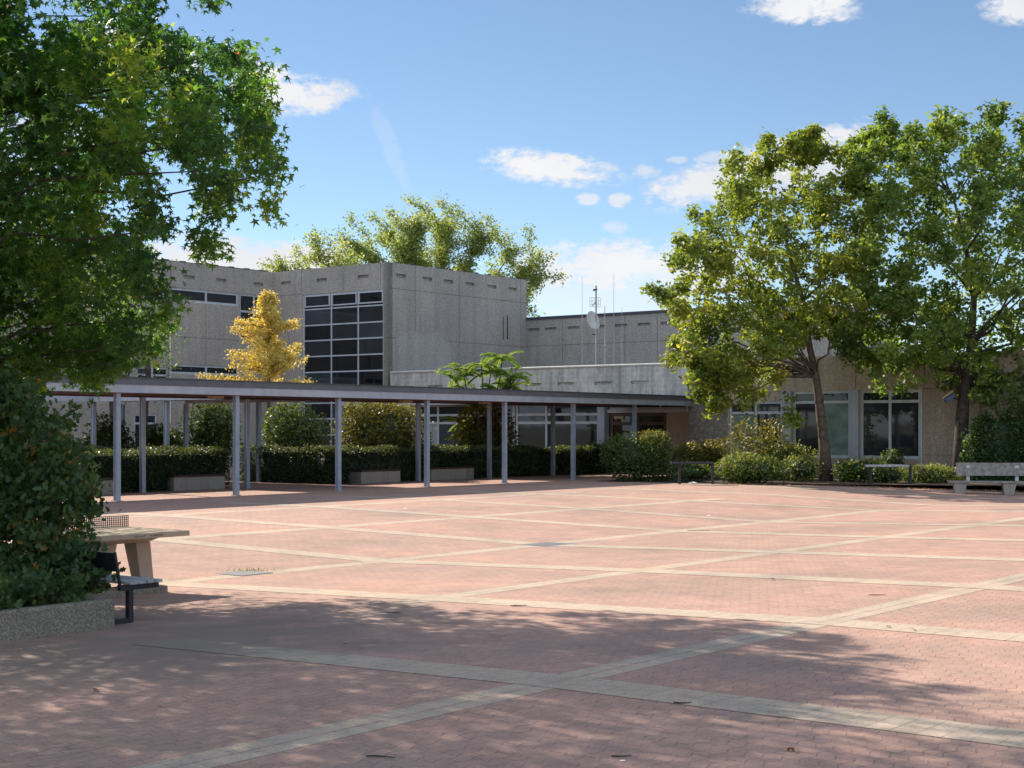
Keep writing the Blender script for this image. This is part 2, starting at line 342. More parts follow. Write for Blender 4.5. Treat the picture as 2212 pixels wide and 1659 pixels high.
structure(local_mesh('paving_bands_along', list(bv), list(bf), M['band'])); bv.clear(); bf.clear()
keys = sorted(bu); 
du_ = np.mean([np.mean([u for _, u in bu[j]]) - np.mean([u for _, u in bu[k]]) for k, j in ((2, 3), (3, 4), (4, 5), (5, 6), (6, 7))])
for j in keys:
    L = sorted(bu[j]); cu_ = np.mean([u for _, u in L])
    pts = [(L[0][1], -4)] + [(u, v) for v, u in L] + [(L[-1][1], 33)] if len(L) > 1 else [(cu_, -4), (cu_, b1v)]
    add_band(pts, .6, .004)
c0 = np.mean([u for _, u in bu[7]])
for k in (2, 3): add_band([(c0 + du_ * k, -4), (c0 + du_ * k, 33)], .6, .004)
structure(local_mesh('paving_bands_across', list(bv), list(bf), M['band']))

# ------------------------------------------------------------------ building planes
def cp_depth(x): return FPX * CAMZ / (155 * (3630 - x) / 3377)      # walkway front post line
class Plane:
    def __init__(s, P0, d, n): s.P = np.array(P0, float); s.d = np.array(d, float); s.n = np.array(n, float)
    def s_of(s, x):
        k = (x - CX) / FPX; return (k * s.P[1] - s.P[0]) / (s.d[0] - k * s.d[1])
    def Y(s, x): return s.P[1] + s.d[1] * s.s_of(x)
    def z(s, x, y): return CAMZ + (HY - y) / FPX * s.Y(x)
    def p(s, t, z, off=0): q = s.P + s.d * t + s.n * off; return np.array([q[0], q[1], z])
    def xy(s, x): return s.P + s.d * s.s_of(x)
    def shifted(s, off): return Plane(s.P + s.n * off, s.d, s.n)
Yc = cp_depth(1487); Pc = np.array([(1487 - CX) / FPX * Yc, Yc])
PF = Plane(Pc, -B, -A)
tmp = PF.shifted(-.15); Cb = tmp.xy(838.5)
PBL = Plane(Cb, -B, -A); PBR = Plane(Cb, A, -B)
Ci = PBL.xy(590); PW = Plane(Ci, A, -B)
Ce = PBR.xy(1137.5); PR = Plane(Ce, -B, -A)
ZB = PBL.z(838.5, 566)
def wall_mb(pn, s0, s1, z0, z1, holes=(), thick=.35, depth=.22, mb=None):
    """holes: (s0,s1,z0,z1,depth or None for open)"""
    mb = mb or MB(); ss = sorted({s0, s1, *[h[0] for h in holes], *[h[1] for h in holes]}); zz = sorted({z0, z1, *[h[2] for h in holes], *[h[3] for h in holes]})
    for a, b in zip(ss[:-1], ss[1:]):
        for c, d in zip(zz[:-1], zz[1:]):
            sm, zm = (a + b) / 2, (c + d) / 2
            if any(h[0] < sm < h[1] and h[2] < zm < h[3] for h in holes): continue
            mb.poly([pn.p(a, c), pn.p(b, c), pn.p(b, d), pn.p(a, d)])
    for h in holes:
        a, b, c, d = h[:4]; dp = h[4] if len(h) > 4 and h[4] else depth
        mb.poly([pn.p(a, c), pn.p(b, c), pn.p(b, c, -dp), pn.p(a, c, -dp)]); mb.poly([pn.p(a, d, -dp), pn.p(b, d, -dp), pn.p(b, d), pn.p(a, d)])
        mb.poly([pn.p(a, c, -dp), pn.p(a, d, -dp), pn.p(a, d), pn.p(a, c)]); mb.poly([pn.p(b, c), pn.p(b, d), pn.p(b, d, -dp), pn.p(b, c, -dp)])
        if len(h) > 4 and h[4]: mb.poly([pn.p(a, c, -dp), pn.p(b, c, -dp), pn.p(b, d, -dp), pn.p(a, d, -dp)])
    mb.poly([pn.p(s0, z1), pn.p(s1, z1), pn.p(s1, z1, -thick), pn.p(s0, z1, -thick)])
    mb.poly([pn.p(s0, z0), pn.p(s0, z1), pn.p(s0, z1, -thick), pn.p(s0, z0, -thick)]); mb.poly([pn.p(s1, z0, -thick), pn.p(s1, z1, -thick), pn.p(s1, z1), pn.p(s1, z0)])
    mb.poly([pn.p(s0, z0, -thick), pn.p(s0, z1, -thick), pn.p(s1, z1, -thick), pn.p(s1, z0, -thick)])
    return mb
def pbox(mb, pn, s0, s1, z0, z1, o0, o1):
    q = [pn.p(s0, 0, o0), pn.p(s1, 0, o0), pn.p(s1, 0, o1), pn.p(s0, 0, o1)]
    r = [(p[0], p[1]) for p in q]
    ar = sum(r[i][0] * r[(i + 1) % 4][1] - r[(i + 1) % 4][0] * r[i][1] for i in range(4))
    if ar < 0: r = r[::-1]
    return mb.hexa([(*p, z0) for p in r] + [(*p, z1) for p in r])
def window(pn, s0, s1, z0, z1, cols, rows, parent, fw=.07, pane='glass', setback=.06, mat='white', name='window', border=None):
    """cols/rows: relative divider positions; frame is one mesh, each pane a sub-part"""
    fb = MB(); bd = border or fw
    cs = [s0] + [s0 + (s1 - s0) * c for c in cols] + [s1]; rs = [z0] + [z0 + (z1 - z0) * r for r in rows] + [z1]
    o0, o1 = -setback - .08, -setback + .01
    pbox(fb, pn, s0, s0 + bd, z0, z1, o0, o1); pbox(fb, pn, s1 - bd, s1, z0, z1, o0, o1)
    pbox(fb, pn, s0 + bd, s1 - bd, z0, z0 + bd, o0, o1 - .002); pbox(fb, pn, s0 + bd, s1 - bd, z1 - bd, z1, o0, o1 - .002)
    for c in cs[1:-1]: pbox(fb, pn, c - fw / 2, c + fw / 2, z0 + bd, z1 - bd, o0, o1 - .004)
    for r in rs[1:-1]: pbox(fb, pn, s0 + bd, s1 - bd, r - fw / 2, r + fw / 2, o0, o1 - .007)
    w = fb.build(name, M[mat], parent)
    k = 0
    for i in range(len(cs) - 1):
        for j in range(len(rs) - 1):
            pm = pane[k % len(pane)] if isinstance(pane, (list, tuple)) else pane; k += 1
            if pm == 'glass': pm = ('glass', 'glass', 'glassb', 'glassd')[rng.integers(4)]
            e0, e1, e2 = rng.uniform(-.012, .012, 3); ob = o0 + .045
            MB().poly([pn.p(cs[i], rs[j], ob + e0), pn.p(cs[i + 1], rs[j], ob + e1), pn.p(cs[i + 1], rs[j + 1], ob + e1 + e2), pn.p(cs[i], rs[j + 1], ob + e0 + e2)]).build('pane', M[pm], w)
    return w
def slots(pn, xs, ytop, w, h, zz):
    return [(pn.s_of(x) - w / 2, pn.s_of(x) + w / 2, zz, zz + h, .16) for x in xs]
bld = thing('school_building', 'grey exposed concrete school building with flat roofs and window bands behind the plaza', 'building', (*Cb, 0))
# --- block, face with the tall window
zj = PBL.z(828, 622); zslot = PBL.z(805, 600)
wx0, wx1 = PBL.s_of(653.5), PBL.s_of(828.5)
hl = [(wx0, wx1, .45, zj - .05)] + [(PBL.s_of(a), PBL.s_of(b), zslot, zslot + .2, .16) for a, b in ((607, 628), (684, 706), (772, 796))]
wall_mb(PBL, PBL.s_of(590), 0, -.3, ZB, hl).build('wall', M['agg'], bld)
ncol = [(PBL.s_of(714) - wx0) / (wx1 - wx0), (PBL.s_of(772) - wx0) / (wx1 - wx0)]
zr = [PBL.z(828, y) for y in (658, 694, 728.5, 764, 799.5, 834, 869, 904, 940, 975)]
window(PBL, wx0, wx1, .45, zj - .05, ncol, [(z - .45) / (zj - .5) for z in reversed(zr)], bld, .075, border=.09)
# opening lights of the top row
for a, b in ((658, 712), (716, 770), (774, 827)):
    window(PBL.shifted(.05), PBL.s_of(a), PBL.s_of(b), PBL.z(828, 653), zj - .12, [], [], bld, .07, name='opening_light')
# --- block, blank face
zslr = PBR.z(900, 604)
hs = [(PBR.s_of(x) - .42, PBR.s_of(x) + .42, zslr, zslr + .2, .16) for x in (866, 923, 969, 1015, 1063, 1107)]
wall_mb(PBR, 0, PBR.s_of(1137.5), -.3, ZB, hs).build('wall', M['agg'], bld)
def joint(pn, s0, s1, z0, z1, w=.035):
    jb = MB()
    if abs(z1 - z0) < 1e-6: pbox(jb, pn, s0, s1, z0 - w / 2, z0 + w / 2, 0, .004)
    else: pbox(jb, pn, s0 - w / 2, s0 + w / 2, z0, z1, 0, .005)
    jb.build('panel_joint', M['agg_dark'], bld)
sR = PBR.s_of(1137.5)
for y in (622, 729): z = PBR.z(842, y); joint(PBR, 0, sR, z, z)
for x in (897, 992, 1125): joint(PBR, PBR.s_of(x), 0, 4.6, ZB)
joint(PBL, PBL.s_of(651), 0, zj, ZB); joint(PBL, PBL.s_of(741), 0, zj + .04, ZB); joint(PBL, PBL.s_of(822), 0, zj + .04, ZB); joint(PBL, PBL.s_of(590), PBL.s_of(651), zj, zj)
# pale repair patch and rust streaks
pt = MB(); cxp, czp = PBR.s_of(915), PBR.z(915, 764)
pts = [PBR.p(cxp + 2.25 * math.copysign(abs(math.cos(a)) ** .7, math.cos(a)) * (1 + .09 * math.sin(5 * a + 1)), czp + 1.2 * math.copysign(abs(math.sin(a)) ** .55, math.sin(a)) * (1 + .08 * math.sin(7 * a)), .006) for a in np.linspace(0, 2 * math.pi, 50)[:-1]]
pt.poly(pts).build('repair_patch', M['patch'], bld)
ru = MB()
for x, y0, y1, w in ((1096, 681, 733, .07), (1087, 684, 733, .05)):
    s = PBR.s_of(x); ru.poly([PBR.p(s - w, PBR.z(x, y1), .007), PBR.p(s + w, PBR.z(x, y1), .007), PBR.p(s + w * .7, PBR.z(x, y0), .007), PBR.p(s - w * .7, PBR.z(x, y0), .007)])
ru.build('rust_streak', plain('rust_stain', (.085, .06, .045), .9), bld)
# --- left wing
zwt, zwb = PW.z(445, 627), PW.z(445, 656)
sA, sB, sC, sD = PW.s_of(368), PW.s_of(516), PW.s_of(518), PW.s_of(586)
zlt, zlb = PW.z(445, 789), PW.z(445, 810); ztall = PW.z(545, 735)
sX = PW.s_of(-60)
zsw = PW.z(400, 602)
hw = [(sA, sB, zwb, zwt), (sC, sD, ztall, zwt), (sA, sB, zlb, zlt), (PW.s_of(296), PW.s_of(364), PW.z(330, 850), PW.z(330, 793)), (PW.s_of(290), PW.s_of(340), .9, 2.9), (PW.s_of(100), PW.s_of(170), PW.z(140, 850), PW.z(140, 793))] + \
     [(PW.s_of(a), PW.s_of(b), zsw, zsw + .2, .16) for a, b in ((396, 421), (467, 489), (549, 569), (330, 355))]
wall_mb(PW, sX, 0, -.3, ZB, hw).build('wall', M['agg'], bld)
window(PW, sA, sB, zwb, zwt, [.52], [], bld, .12, border=.13); window(PW, sC, sD, ztall, zwt, [.47], [.62], bld, .11)
window(PW, sA, sB, zlb, zlt, [.52], [], bld, .12, border=.12)
h = hw[3]; window(PW, h[0], h[1], h[2], h[3], [.5], [.7], bld, .1); h = hw[4]; window(PW, h[0], h[1], h[2], h[3], [.5], [.75], bld, .1); h = hw[5]; window(PW, h[0], h[1], h[2], h[3], [.5], [.7], bld, .1)
z = PW.z(445, 731); joint(PW, sA, sB, z, z); joint(PW, PW.s_of(445), 0, zlt, zwb); joint(PW, sA, 0, zlt, ZB)
MB().tube([PW.p(PW.s_of(365), 0, .1), PW.p(PW.s_of(365), PW.z(365, 690), .1)], .05).build('downpipe', M['flashw'], bld)
# roofs and roof edge clips
for s in np.arange(PW.s_of(318), -.3, 1.15): pbox(MB(), PW, s, s + .3, ZB, ZB + .07, -.3, .03).build('roof_clip', M['flash'], bld)
for s in np.arange(.6, sR - .2, 1.15): pbox(MB(), PBR, s, s + .25, ZB, ZB + .05, -.3, .02).build('roof_clip', M['flash'], bld)
cl = MB(); pbox(cl, PW, sX, -.36, ZB + .002, ZB + .03, -.32, .015)
cl.build('roof_edge', M['flash'], bld)
rf = MB(); f3 = lambda q, z: (q[0], q[1], z)
Lw = PW.p(sX, 0); 
rf.poly([f3(Cb, ZB - .3), f3(Ce, ZB - .3), f3(Ce + B * 9, ZB - .3), f3(Ci + B * 9 , ZB - .3), f3((Lw[0] + B[0] * 9, Lw[1] + B[1] * 9), ZB - .3), f3(Lw, ZB - .3), f3(Ci, ZB - .3)])
# --- rear wall
ZR = PR.z(1290, 683.5)
hr = [(PR.s_of(x) - .42, PR.s_of(x) + .42, PR.z(1240, 711), PR.z(1240, 711) + .17, .16) for x in (1153, 1189, 1239, 1295, 1341, 1391, 1441)]
wrx = [(PR.s_of(1675), PR.s_of(1728))]
hr += [(a, b, 5.9, 7.1) for a, b in wrx]
sRe = PR.s_of(1790)
wall_mb(PR, 0, sRe, -.3, ZR, hr).build('wall', M['agg'], bld)
for a, b in wrx: window(PR, a, b, 5.9, 7.1, [.5], [], bld, .1)
e = MB(); pbox(e, PR, -.1, sRe + .05, ZR + .002, ZR + .16, -.4, .06); e.build('roof_edge', M['flash'], bld)
z = PR.z(1290, 742); joint(PR, 0, sRe, z, z)
for x in (1215, 1350, 1420): joint(PR, PR.s_of(x), 0, 4.6, ZR)
rf.poly([f3(Ce, ZR - .2), PR.p(sRe, ZR - .2), PR.p(sRe, ZR - .2, -9), PR.p(0, ZR - .2, -9)])
ew = MB(); wl = PW.p(sX, 0)[:2]; q0 = PR.p(sRe, 0)[:2]; q1 = PR.p(sRe, 0, -9)[:2]; q2 = PR.p(0, 0, -9)[:2]
for (a_, b_, z_) in ((Ce + B * 9, Ci + B * 9, ZB), (Ci + B * 9, wl + B * 9, ZB), (Ce, Ce + B * 9, ZB), (q0, q1, ZR), (q1, q2, ZR)):
    ew.poly([(a_[0], a_[1], -.3), (b_[0], b_[1], -.3), (b_[0], b_[1], z_ - .02), (a_[0], a_[1], z_ - .02)])
ew.build('back_wall', M['agg'], bld)
# --- annex with board marked fascia
ZF = PF.z(1485, 788); zf0 = PF.z(1400, 862)
sf0 = PF.s_of(843); zsl = PF.z(1230, 833)
hf = [(PF.s_of(x) - .5, PF.s_of(x) + .5, zsl, zsl + .17, .14) for x in (880, 940, 1010, 1089, 1151, 1222, 1303, 1382)]
wall_mb(PF, sf0, -.03, zf0, ZF, hf).build('fascia', M['fascia'], bld)
pr = MB(); pr.tube([PF.p(sf0 + .05, ZF + .07, .03), PF.p(-.1, ZF + .07, .03)], .055, 6)
pbox(pr, PF, sf0, -.05, ZF + .002, ZF + .02, -.3, .02); pr.build('roof_pipe', M['flashw'], bld)
rf.poly([PF.p(sf0, ZF - .25), PF.p(14, ZF - .25), PF.p(14, ZF - .25, -14), PF.p(sf0, ZF - .25, -14)])
rf.build('roof', M['roofedge'], bld)
sof = MB(); sof.poly([PF.p(sf0, zf0 + .01), PF.p(0, zf0 + .01), PF.p(0, zf0 + .01, -1.3), PF.p(sf0, zf0 + .01, -1.3)]); sof.build('soffit', M['soffit'], bld)
PG = PF.shifted(-.9)   # glazed front below the fascia
def gx(x): return PG.s_of(x)
window(PG, gx(1115), gx(1296), .1, zf0, [(gx(1180) - gx(1115)) / (gx(1296) - gx(1115)), (gx(1238) - gx(1115)) / (gx(1296) - gx(1115)), ], [.68, .8], bld, .12, setback=0)
c = MB(); pbox(c, PG, gx(1297), gx(1313), 0, zf0, -.1, .3); c.build('column', M['fasciap'], bld)
window(PG, gx(1318), gx(1440), .05, PG.z(1380, 892), [.5], [.82], bld, .16, pane=['glassw'], mat='brown', setback=0, name='entrance_door')
e = MB(); pbox(e, PG, gx(1314), gx(1486), PG.z(1380, 892) + .01, PG.z(1380, 884), -.05, .1); e.build('beam', M['white'], bld)
window(PG, gx(1318), gx(1484), PG.z(1380, 884) + .01, zf0, [.33, .66], [], bld, .08, setback=0)
e = MB(); pbox(e, PG, gx(1441), gx(1492), 0, PG.z(1380, 892), -.1, .05); e.build('panel', M['beige'], bld)
sg = MB(); pbox(sg, PG, gx(1327), gx(1347), PG.z(1337, 905), PG.z(1337, 899), .0, .03); sg.build('notice', M['tan'], bld)
c = MB(); pbox(c, PG, gx(848), gx(884), 0, zf0, -.2, .1); c.build('wall', M['agg_dark'], bld)
window(PG, gx(885), gx(1112), .1, zf0, [.28, .62], [.68, .8], bld, .12, pane=['greypanel', 'glass', 'glass', 'glass', 'glass', 'glass', 'greypanel', 'glass', 'glass'], setback=0)
# --- facade right of the walkway
zd = PF.z(1487, 777)
sd1 = PF.s_of(1572); s2a, s2b = PF.s_of(1712), PF.s_of(1837); s3a, s3b = PF.s_of(1858), PF.s_of(1989)
s1a, s1b = PF.s_of(1574), PF.s_of(1690); zw1 = PF.z(1630, 867); zwh = PF.z(1850, 843); zwsill = PF.z(1850, 990)
wall_mb(PF, 0, sd1, -.3, zd).build('wall', M['agg_dark'], bld)
e = MB(); pbox(e, PF, -.1, sd1 + .05, zd + .002, zd + .22, -.4, .1); e.build('roof_edge', M['flash'], bld)
z = PF.z(1500, 848); joint(PF, .02, sd1, z, z)
send = PF.s_of(2420)
hf = [(s1a + .02, s1b, .5, zw1), (s2a, s2b, zwsill, zwh), (s3a, s3b, zwsill, zwh), (PF.s_of(2010) , PF.s_of(2038), PF.z(2010, 853), PF.z(2010, 848), .12)]
wall_mb(PF.shifted(-.004), sd1 + .001, send, -.3, zd - .05, hf[:3] + [(PF.s_of(2011), PF.s_of(2052), PF.z(2030, 800), PF.z(2030, 800) + .16, .14)]).build('wall', M['agg_tan'], bld)
window(PF, s1a + .02, s1b, .5, zw1, [.5], [.82], bld, .11, pane=['curtain', 'glass', 'glass', 'glass'])
window(PF, s2a, s2b, zwsill, zwh, [.5], [.83], bld, .12, pane=['glass', 'glass', 'curtain', 'glass'])
window(PF, s3a, s3b, zwsill, zwh, [.49], [.83], bld, .12)
c = MB(); pbox(c, PF, PF.s_of(1838), PF.s_of(1857), .3, zwh + .03, -.1, .14); c.build('column', M['fasciap'], bld)
c = MB(); pbox(c, PF, PF.s_of(1691), PF.s_of(1711), .3, zwh, -.1, .14); c.build('column', M['fasciap'], bld)
c = MB(); pbox(c, PF, PF.s_of(1990), PF.s_of(1993), .2, zwh, -.05, .06); c.build('column', M['white'], bld)
for x in (1848, 1997, 2118, 2152): joint(PF, PF.s_of(x), 0, zwh + .05, zd - .06)
for x in (2118,): joint(PF, PF.s_of(x), 0, 0, zwh)
z = PF.z(2050, 838); joint(PF, PF.s_of(1993), send, z, z); z = PF.z(2050, 983); joint(PF, PF.s_of(1993), send, z, z)

# ------------------------------------------------------------------ covered walkway
def fpt(x): Y = cp_depth(x); return np.array([(x - CX) / FPX * Y, Y])
front = [fpt(x) for x in (253, 510.5, 728.5, 921, 1088, 1236, 1370)]
step = np.mean([np.linalg.norm(b - a) for a, b in zip(front[:-1], front[1:])])
rear0 = None
k = (308 - CX) / FPX; Yr = FPX * CAMZ / 137.0; rear0 = np.array([k * Yr, Yr])
wR = float((rear0 - front[0]) @ B)
oR = float((rear0 - front[0]) @ A)
ZC0 = CAMZ + (HY - 848) / FPX * front[0][1]      # underside of the fascia
ZC1 = ZC0 + 17.5 / FPX * front[0][1]; ZC2 = ZC1 + 14.5 / FPX * front[0][1]
cw = thing('covered_walkway', 'long flat roofed walkway with pale fascia on slim blue grey steel posts', 'canopy', (*front[3], 0))
def post(p, ztop=None):
    mb = MB(); zt = ztop or ZC0 - .01; w = .075
    mb.box(p, A, B, (-w, w), (-w, -w + .022), 0, zt); mb.box(p, A, B, (-w, w), (w - .022, w), 0, zt); mb.box(p, A, B, (-.014, .014), (-w + .022, w - .022), 0, zt)
    mb.box(p, A, B, (-w * .55, w * .55), (-w + .0225, w - .0225), 0, zt - .004)
    po = mb.build('post', M['post'], cw)
    MB().box(p, A, B, (-.12, .12), (-.12, .12), 0.002, .016).build('base_plate', M['steel'], po)
    return po
def P2(u, v): return front[0] + A * u + B * v
def roofarm(o, d1, d2, l1, l2, openings=()):
    """flat roof: slab, soffit and fascia on the free edges"""
    return None
u0 = -3.2 * step; u1 = float((Pc - front[0]) @ A) - .02
ov = .22
# main arm
MB().box(front[0], A, B, (u0, u1), (-ov, wR + ov), ZC1 + .002, ZC2).build('roof', M['roofedge'], cw)
MB().box(front[0], A, B, (u0, u1), (-ov + .101, wR + ov - .101), ZC0 + .03, ZC0 + .1).build('soffit', M['soffit'], cw)
MB().box(front[0], A, B, (u0, u1), (wR + ov - .2, wR + ov - .102), ZC0 - .02, ZC0 + .028).build('dark_edge_strip', M['soffit'], cw)  # strip added to darken the pale inner side of the rear fascia
MB().box(front[0], A, B, (u0, u1), (-ov + .02, -ov + .10), ZC0, ZC1).build('fascia', M['fasciap'], cw)
MB().box(front[0], A, B, (u0, u1), (-ov - .03, -ov + .06), ZC2 + .001, ZC2 + .03).build('roof_edge_trim', M['flash'], cw)
MB().box(front[0], A, B, (u0, u1), (wR + ov - .10, wR + ov - .02), ZC0, ZC1).build('fascia', M['fasciap'], cw)
rows = []
for i in range(-3, 7):
    p = front[0] + A * step * i; q = rear0 + A * step * i
    post(p)
    if (q - Pc) @ (-A) > .5: post(q)
def branch(ia, ib, nb, extra=None):
    a = rear0 + A * step * ia; L = step * nb * .94; wa = step * (ib - ia)
    MB().box(a, A, B, (-ov, wa + ov), (ov + .02, L + ov), ZC1 - .01, ZC2 - .012).build('roof', M['roofedge'], cw)
    MB().box(a, A, B, (-ov + .1, wa + ov - .1), (ov + .02, L + ov), ZC0 + .13, ZC0 + .19).build('soffit', M['soffit'], cw)
    for e0, e1 in ((-ov + .02, -ov + .1), (wa + ov - .1, wa + ov - .02)): MB().box(a, A, B, (e0, e1), (ov + .02, L + ov), ZC0, ZC1 - .012).build('fascia', M['fasciap'], cw)
    for j in range(1, nb + 1):
        for w_ in (0, wa): post(a + A * w_ + B * L / nb * j)
    return a, L, wa
a1, L1, wa1 = branch(1, 2, 2)
# the arm turning left behind the hedge
c1 = a1 + B * L1
MB().box(c1, A, B, (-4 * step, wa1 + ov), (ov + .04, wR + ov), ZC1 - .02, ZC2 - .02).build('roof', M['roofedge'], cw)
MB().box(c1, A, B, (-4 * step, wa1 + ov), (ov + .04, wR + ov), ZC0 + .12, ZC0 + .18).build('soffit', M['soffit'], cw)
MB().box(c1, A, B, (-4 * step, -ov), (-ov + .02, -ov + .1), ZC0, ZC1 - .02).build('fascia', M['fasciap'], cw)
for j in (-1, -2, -3): post(c1 + A * step * j)
for j in (-1, 0, 1): post(c1 + A * step * j + B * wR)
branch(4, 5, 2)
# flat lamps under the walkway roof
for i in (1.25, 3.3, 4.35): MB().box(front[0] + A * step * i + B * wR * .55, A, B, (-.25, .25), (-.12, .12), ZC0 - .05, ZC0 + .025).build('lamp', M['tan'], cw)

# concrete block benches below the walkway
def block_bench(x0, x1, yb, label, dep=.75, hh=.46):
    p = on_ground(x0, yb); k2 = (x1 - CX) / FPX; L = (k2 * p[1] - p[0]) / (A[0] - k2 * A[1])
    t = thing('concrete_bench', label, 'bench', p, 'concrete block benches under the walkway')
    MB().box(p, A, B, (0, L), (0, dep), 0, hh).build('base', M['block'], t, .015)
    MB().box(p, A, B, (-.03, L + .03), (-.03, dep + .03), hh + .002, hh + .075).build('seat', M['darkwood'], t, .01)
block_bench(165, 250, 1071.5, 'concrete block bench behind the leftmost front post, half hidden by the creeper bush')
block_bench(376, 487, 1061, 'longest clear concrete block bench under the walkway, between the first and second front posts')
block_bench(781, 865, 1045.5, 'mottled short concrete block bench under the walkway, between the third and fourth front posts', .7)
block_bench(932, 1024, 1038.5, 'sandy concrete bench with brown top just right of the fourth front post', .7)

# ------------------------------------------------------------------ leaves
STAR = []
for k in range(5):
    a = math.radians(90 + (k - 2) * 62); r = (.62, .92, 1.0, .92, .62)[k]
    if k > 0:
        am = math.radians(90 + (k - 2.5) * 62); STAR.append((.30 * math.cos(am), .30 * math.sin(am), .03))
    STAR.append((r * math.cos(a - .0), r * math.sin(a), -.16 * r))
STAR.append((0, -.22, 0))
OVAL = [(0, -1, -.1), (.42, -.25, .06), (.36, .45, .03), (0, 1, -.12), (-.36, .45, .03), (-.42, -.25, .06)]
QUAD = [(0, -1, -.1), (.55, 0, .08), (0, 1, -.1), (-.55, 0, .08)]
LOBE = [(0, -1, -.1), (.25, -.45, .02), (.6, -.2, .05), (.3, .1, .05), (.6, .5, .0), (.1, .95, -.1), (-.5, .55, 0), (-.3, .1, .05), (-.6, -.2, .05), (-.25, -.45, .02)]
def leaf_cloud(name, C, size, shape, mat, parent, tint, upb=.35, loc=None, droop=None, core=None):
    C = np.asarray(C, float); N = len(C); T = np.array(shape, float); K = len(T); L = pl(parent) if loc is None else np.array(loc, float)
    nrm = rng.normal(size=(N, 3)); nrm /= np.linalg.norm(nrm, axis=1, keepdims=True); nrm[:, 2] = np.abs(nrm[:, 2]) * .8 + upb; nrm /= np.linalg.norm(nrm, axis=1, keepdims=True)
    ay = rng.normal(size=(N, 3))
    if droop: ay[:, 2] -= droop
    ay -= nrm * (ay * nrm).sum(1, keepdims=True); ay /= np.linalg.norm(ay, axis=1, keepdims=True) + 1e-9
    ax = np.cross(ay, nrm)
    sz = (size * rng.uniform(.65, 1.25, N))[:, None, None]
    Vt = (C - L)[:, None, :] + sz * (T[None, :, 0:1] * ax[:, None, :] + T[None, :, 1:2] * ay[:, None, :] + T[None, :, 2:3] * nrm[:, None, :])
    Vt = Vt.reshape(-1, 3).astype(np.float32); tint = np.clip(np.asarray(tint, np.float32), 0, 1)
    li = np.arange(N * K, dtype=np.int32); ls = np.arange(0, N * K, K, dtype=np.int32)
    if core is not None:
        cv_, cf = core; n0 = len(Vt); Vt = np.vstack([Vt, np.array(cv_, np.float32) - L.astype(np.float32)])
        for f in cf: ls = np.append(ls, len(li)).astype(np.int32); li = np.append(li, np.array(f) + n0).astype(np.int32); tint = np.append(tint, 0.).astype(np.float32)
    me = bpy.data.meshes.new(name); me.vertices.add(len(Vt)); me.vertices.foreach_set('co', Vt.ravel())
    me.loops.add(len(li)); me.loops.foreach_set('vertex_index', li); me.polygons.add(len(ls)); me.polygons.foreach_set('loop_start', ls)
    me.update(calc_edges=True); at_ = me.attributes.new('tint', 'FLOAT', 'FACE'); at_.data.foreach_set('value', tint)
    me.materials.append(M[mat]); o = bpy.data.objects.new(name, me); link(o, parent); WLOC[o.name] = L
    if parent is None and loc is not None: o.location = loc
    return o
def inpoly(px, py, poly):
    c = np.zeros(len(px), bool); n = len(poly); j = n - 1
    for i in range(n):
        xi, yi = poly[i]; xj, yj = poly[j]
        cond = ((yi > py) != (yj > py)) & (px < (xj - xi) * (py - yi) / (yj - yi + 1e-12) + xi); c ^= cond; j = i
    return c
def fill_outline(poly, n, Y0, dY, edge=0):
    """points filling a crown whose outline was surveyed, with real depth"""
    P = np.array(poly, float); lo, hi = P.min(0), P.max(0); out = []
    cx, cy = P.mean(0); rx, ry = (hi - lo) / 2
    while len(out) < n:
        q = rng.uniform(lo, hi, (n * 3, 2)); q = q[inpoly(q[:, 0], q[:, 1], poly)]
        for x, y in q:
            r = min(1, math.hypot((x - cx) / rx, (y - cy) / ry)); d = math.sqrt(max(.08, 1 - r * r))
            out.append(at(x, y, Y0 + dY * d * rng.uniform(-1, 1)))
    return np.array(out[:n])
def field(p, wl, seed, n=10):
    r = np.random.default_rng(seed); k = r.normal(size=(n, 3)); k = k / np.linalg.norm(k, axis=1, keepdims=True) * (2 * math.pi / wl) * r.uniform(.7, 1.4, (n, 1)); ph = r.uniform(0, 6.28, n)
    return np.cos(np.asarray(p) @ k.T + ph).sum(1) / math.sqrt(n / 2)
def gaps(p, wl, seed, th): return p[field(p, wl, seed) > th]
def sprigs(p, n, L, up):
    # thin shoots standing out of the crown surface
    c = p.mean(0); sp_ = p.std(0) + .1; r = np.linalg.norm((p - c) / sp_, axis=1); idx = np.argsort(-r)[: max(n, len(p) // 3)]; out = []
    for i in rng.choice(idx, n):
        d = (p[i] - c) / np.linalg.norm(p[i] - c) + np.array([0, 0, up]) + rng.normal(size=3) * .3; d /= np.linalg.norm(d); l = L * rng.uniform(.5, 1.2)
        for g_ in (.3, .6, .85, 1.0): out.append(p[i] + d * l * g_)
    return np.array(out)
def clumps(centers, per, rad, flat=.75):
    n = len(centers); c = np.repeat(centers, per, 0); o = rng.normal(size=(n * per, 3)) * rad; o[:, 2] *= flat
    ct = np.repeat(rng.normal(size=n), per)
    return c + o, ct, o
def limb(mb, p0, p1, r0, r1, sag=.0, n=6, wob=.12):
    p0 = np.array(p0, float); p1 = np.array(p1, float); L = np.linalg.norm(p1 - p0); pts = []
    for i in range(n + 1):
        t = i / n; p = p0 + (p1 - p0) * t; p[2] += math.sin(math.pi * t) * sag * L
        if 0 < i < n: p += rng.normal(size=3) * wob * L / n
        pts.append(p)
    mb.tube(pts, [r0 + (r1 - r0) * (i / n) ** .8 for i in range(n + 1)], 7); return pts

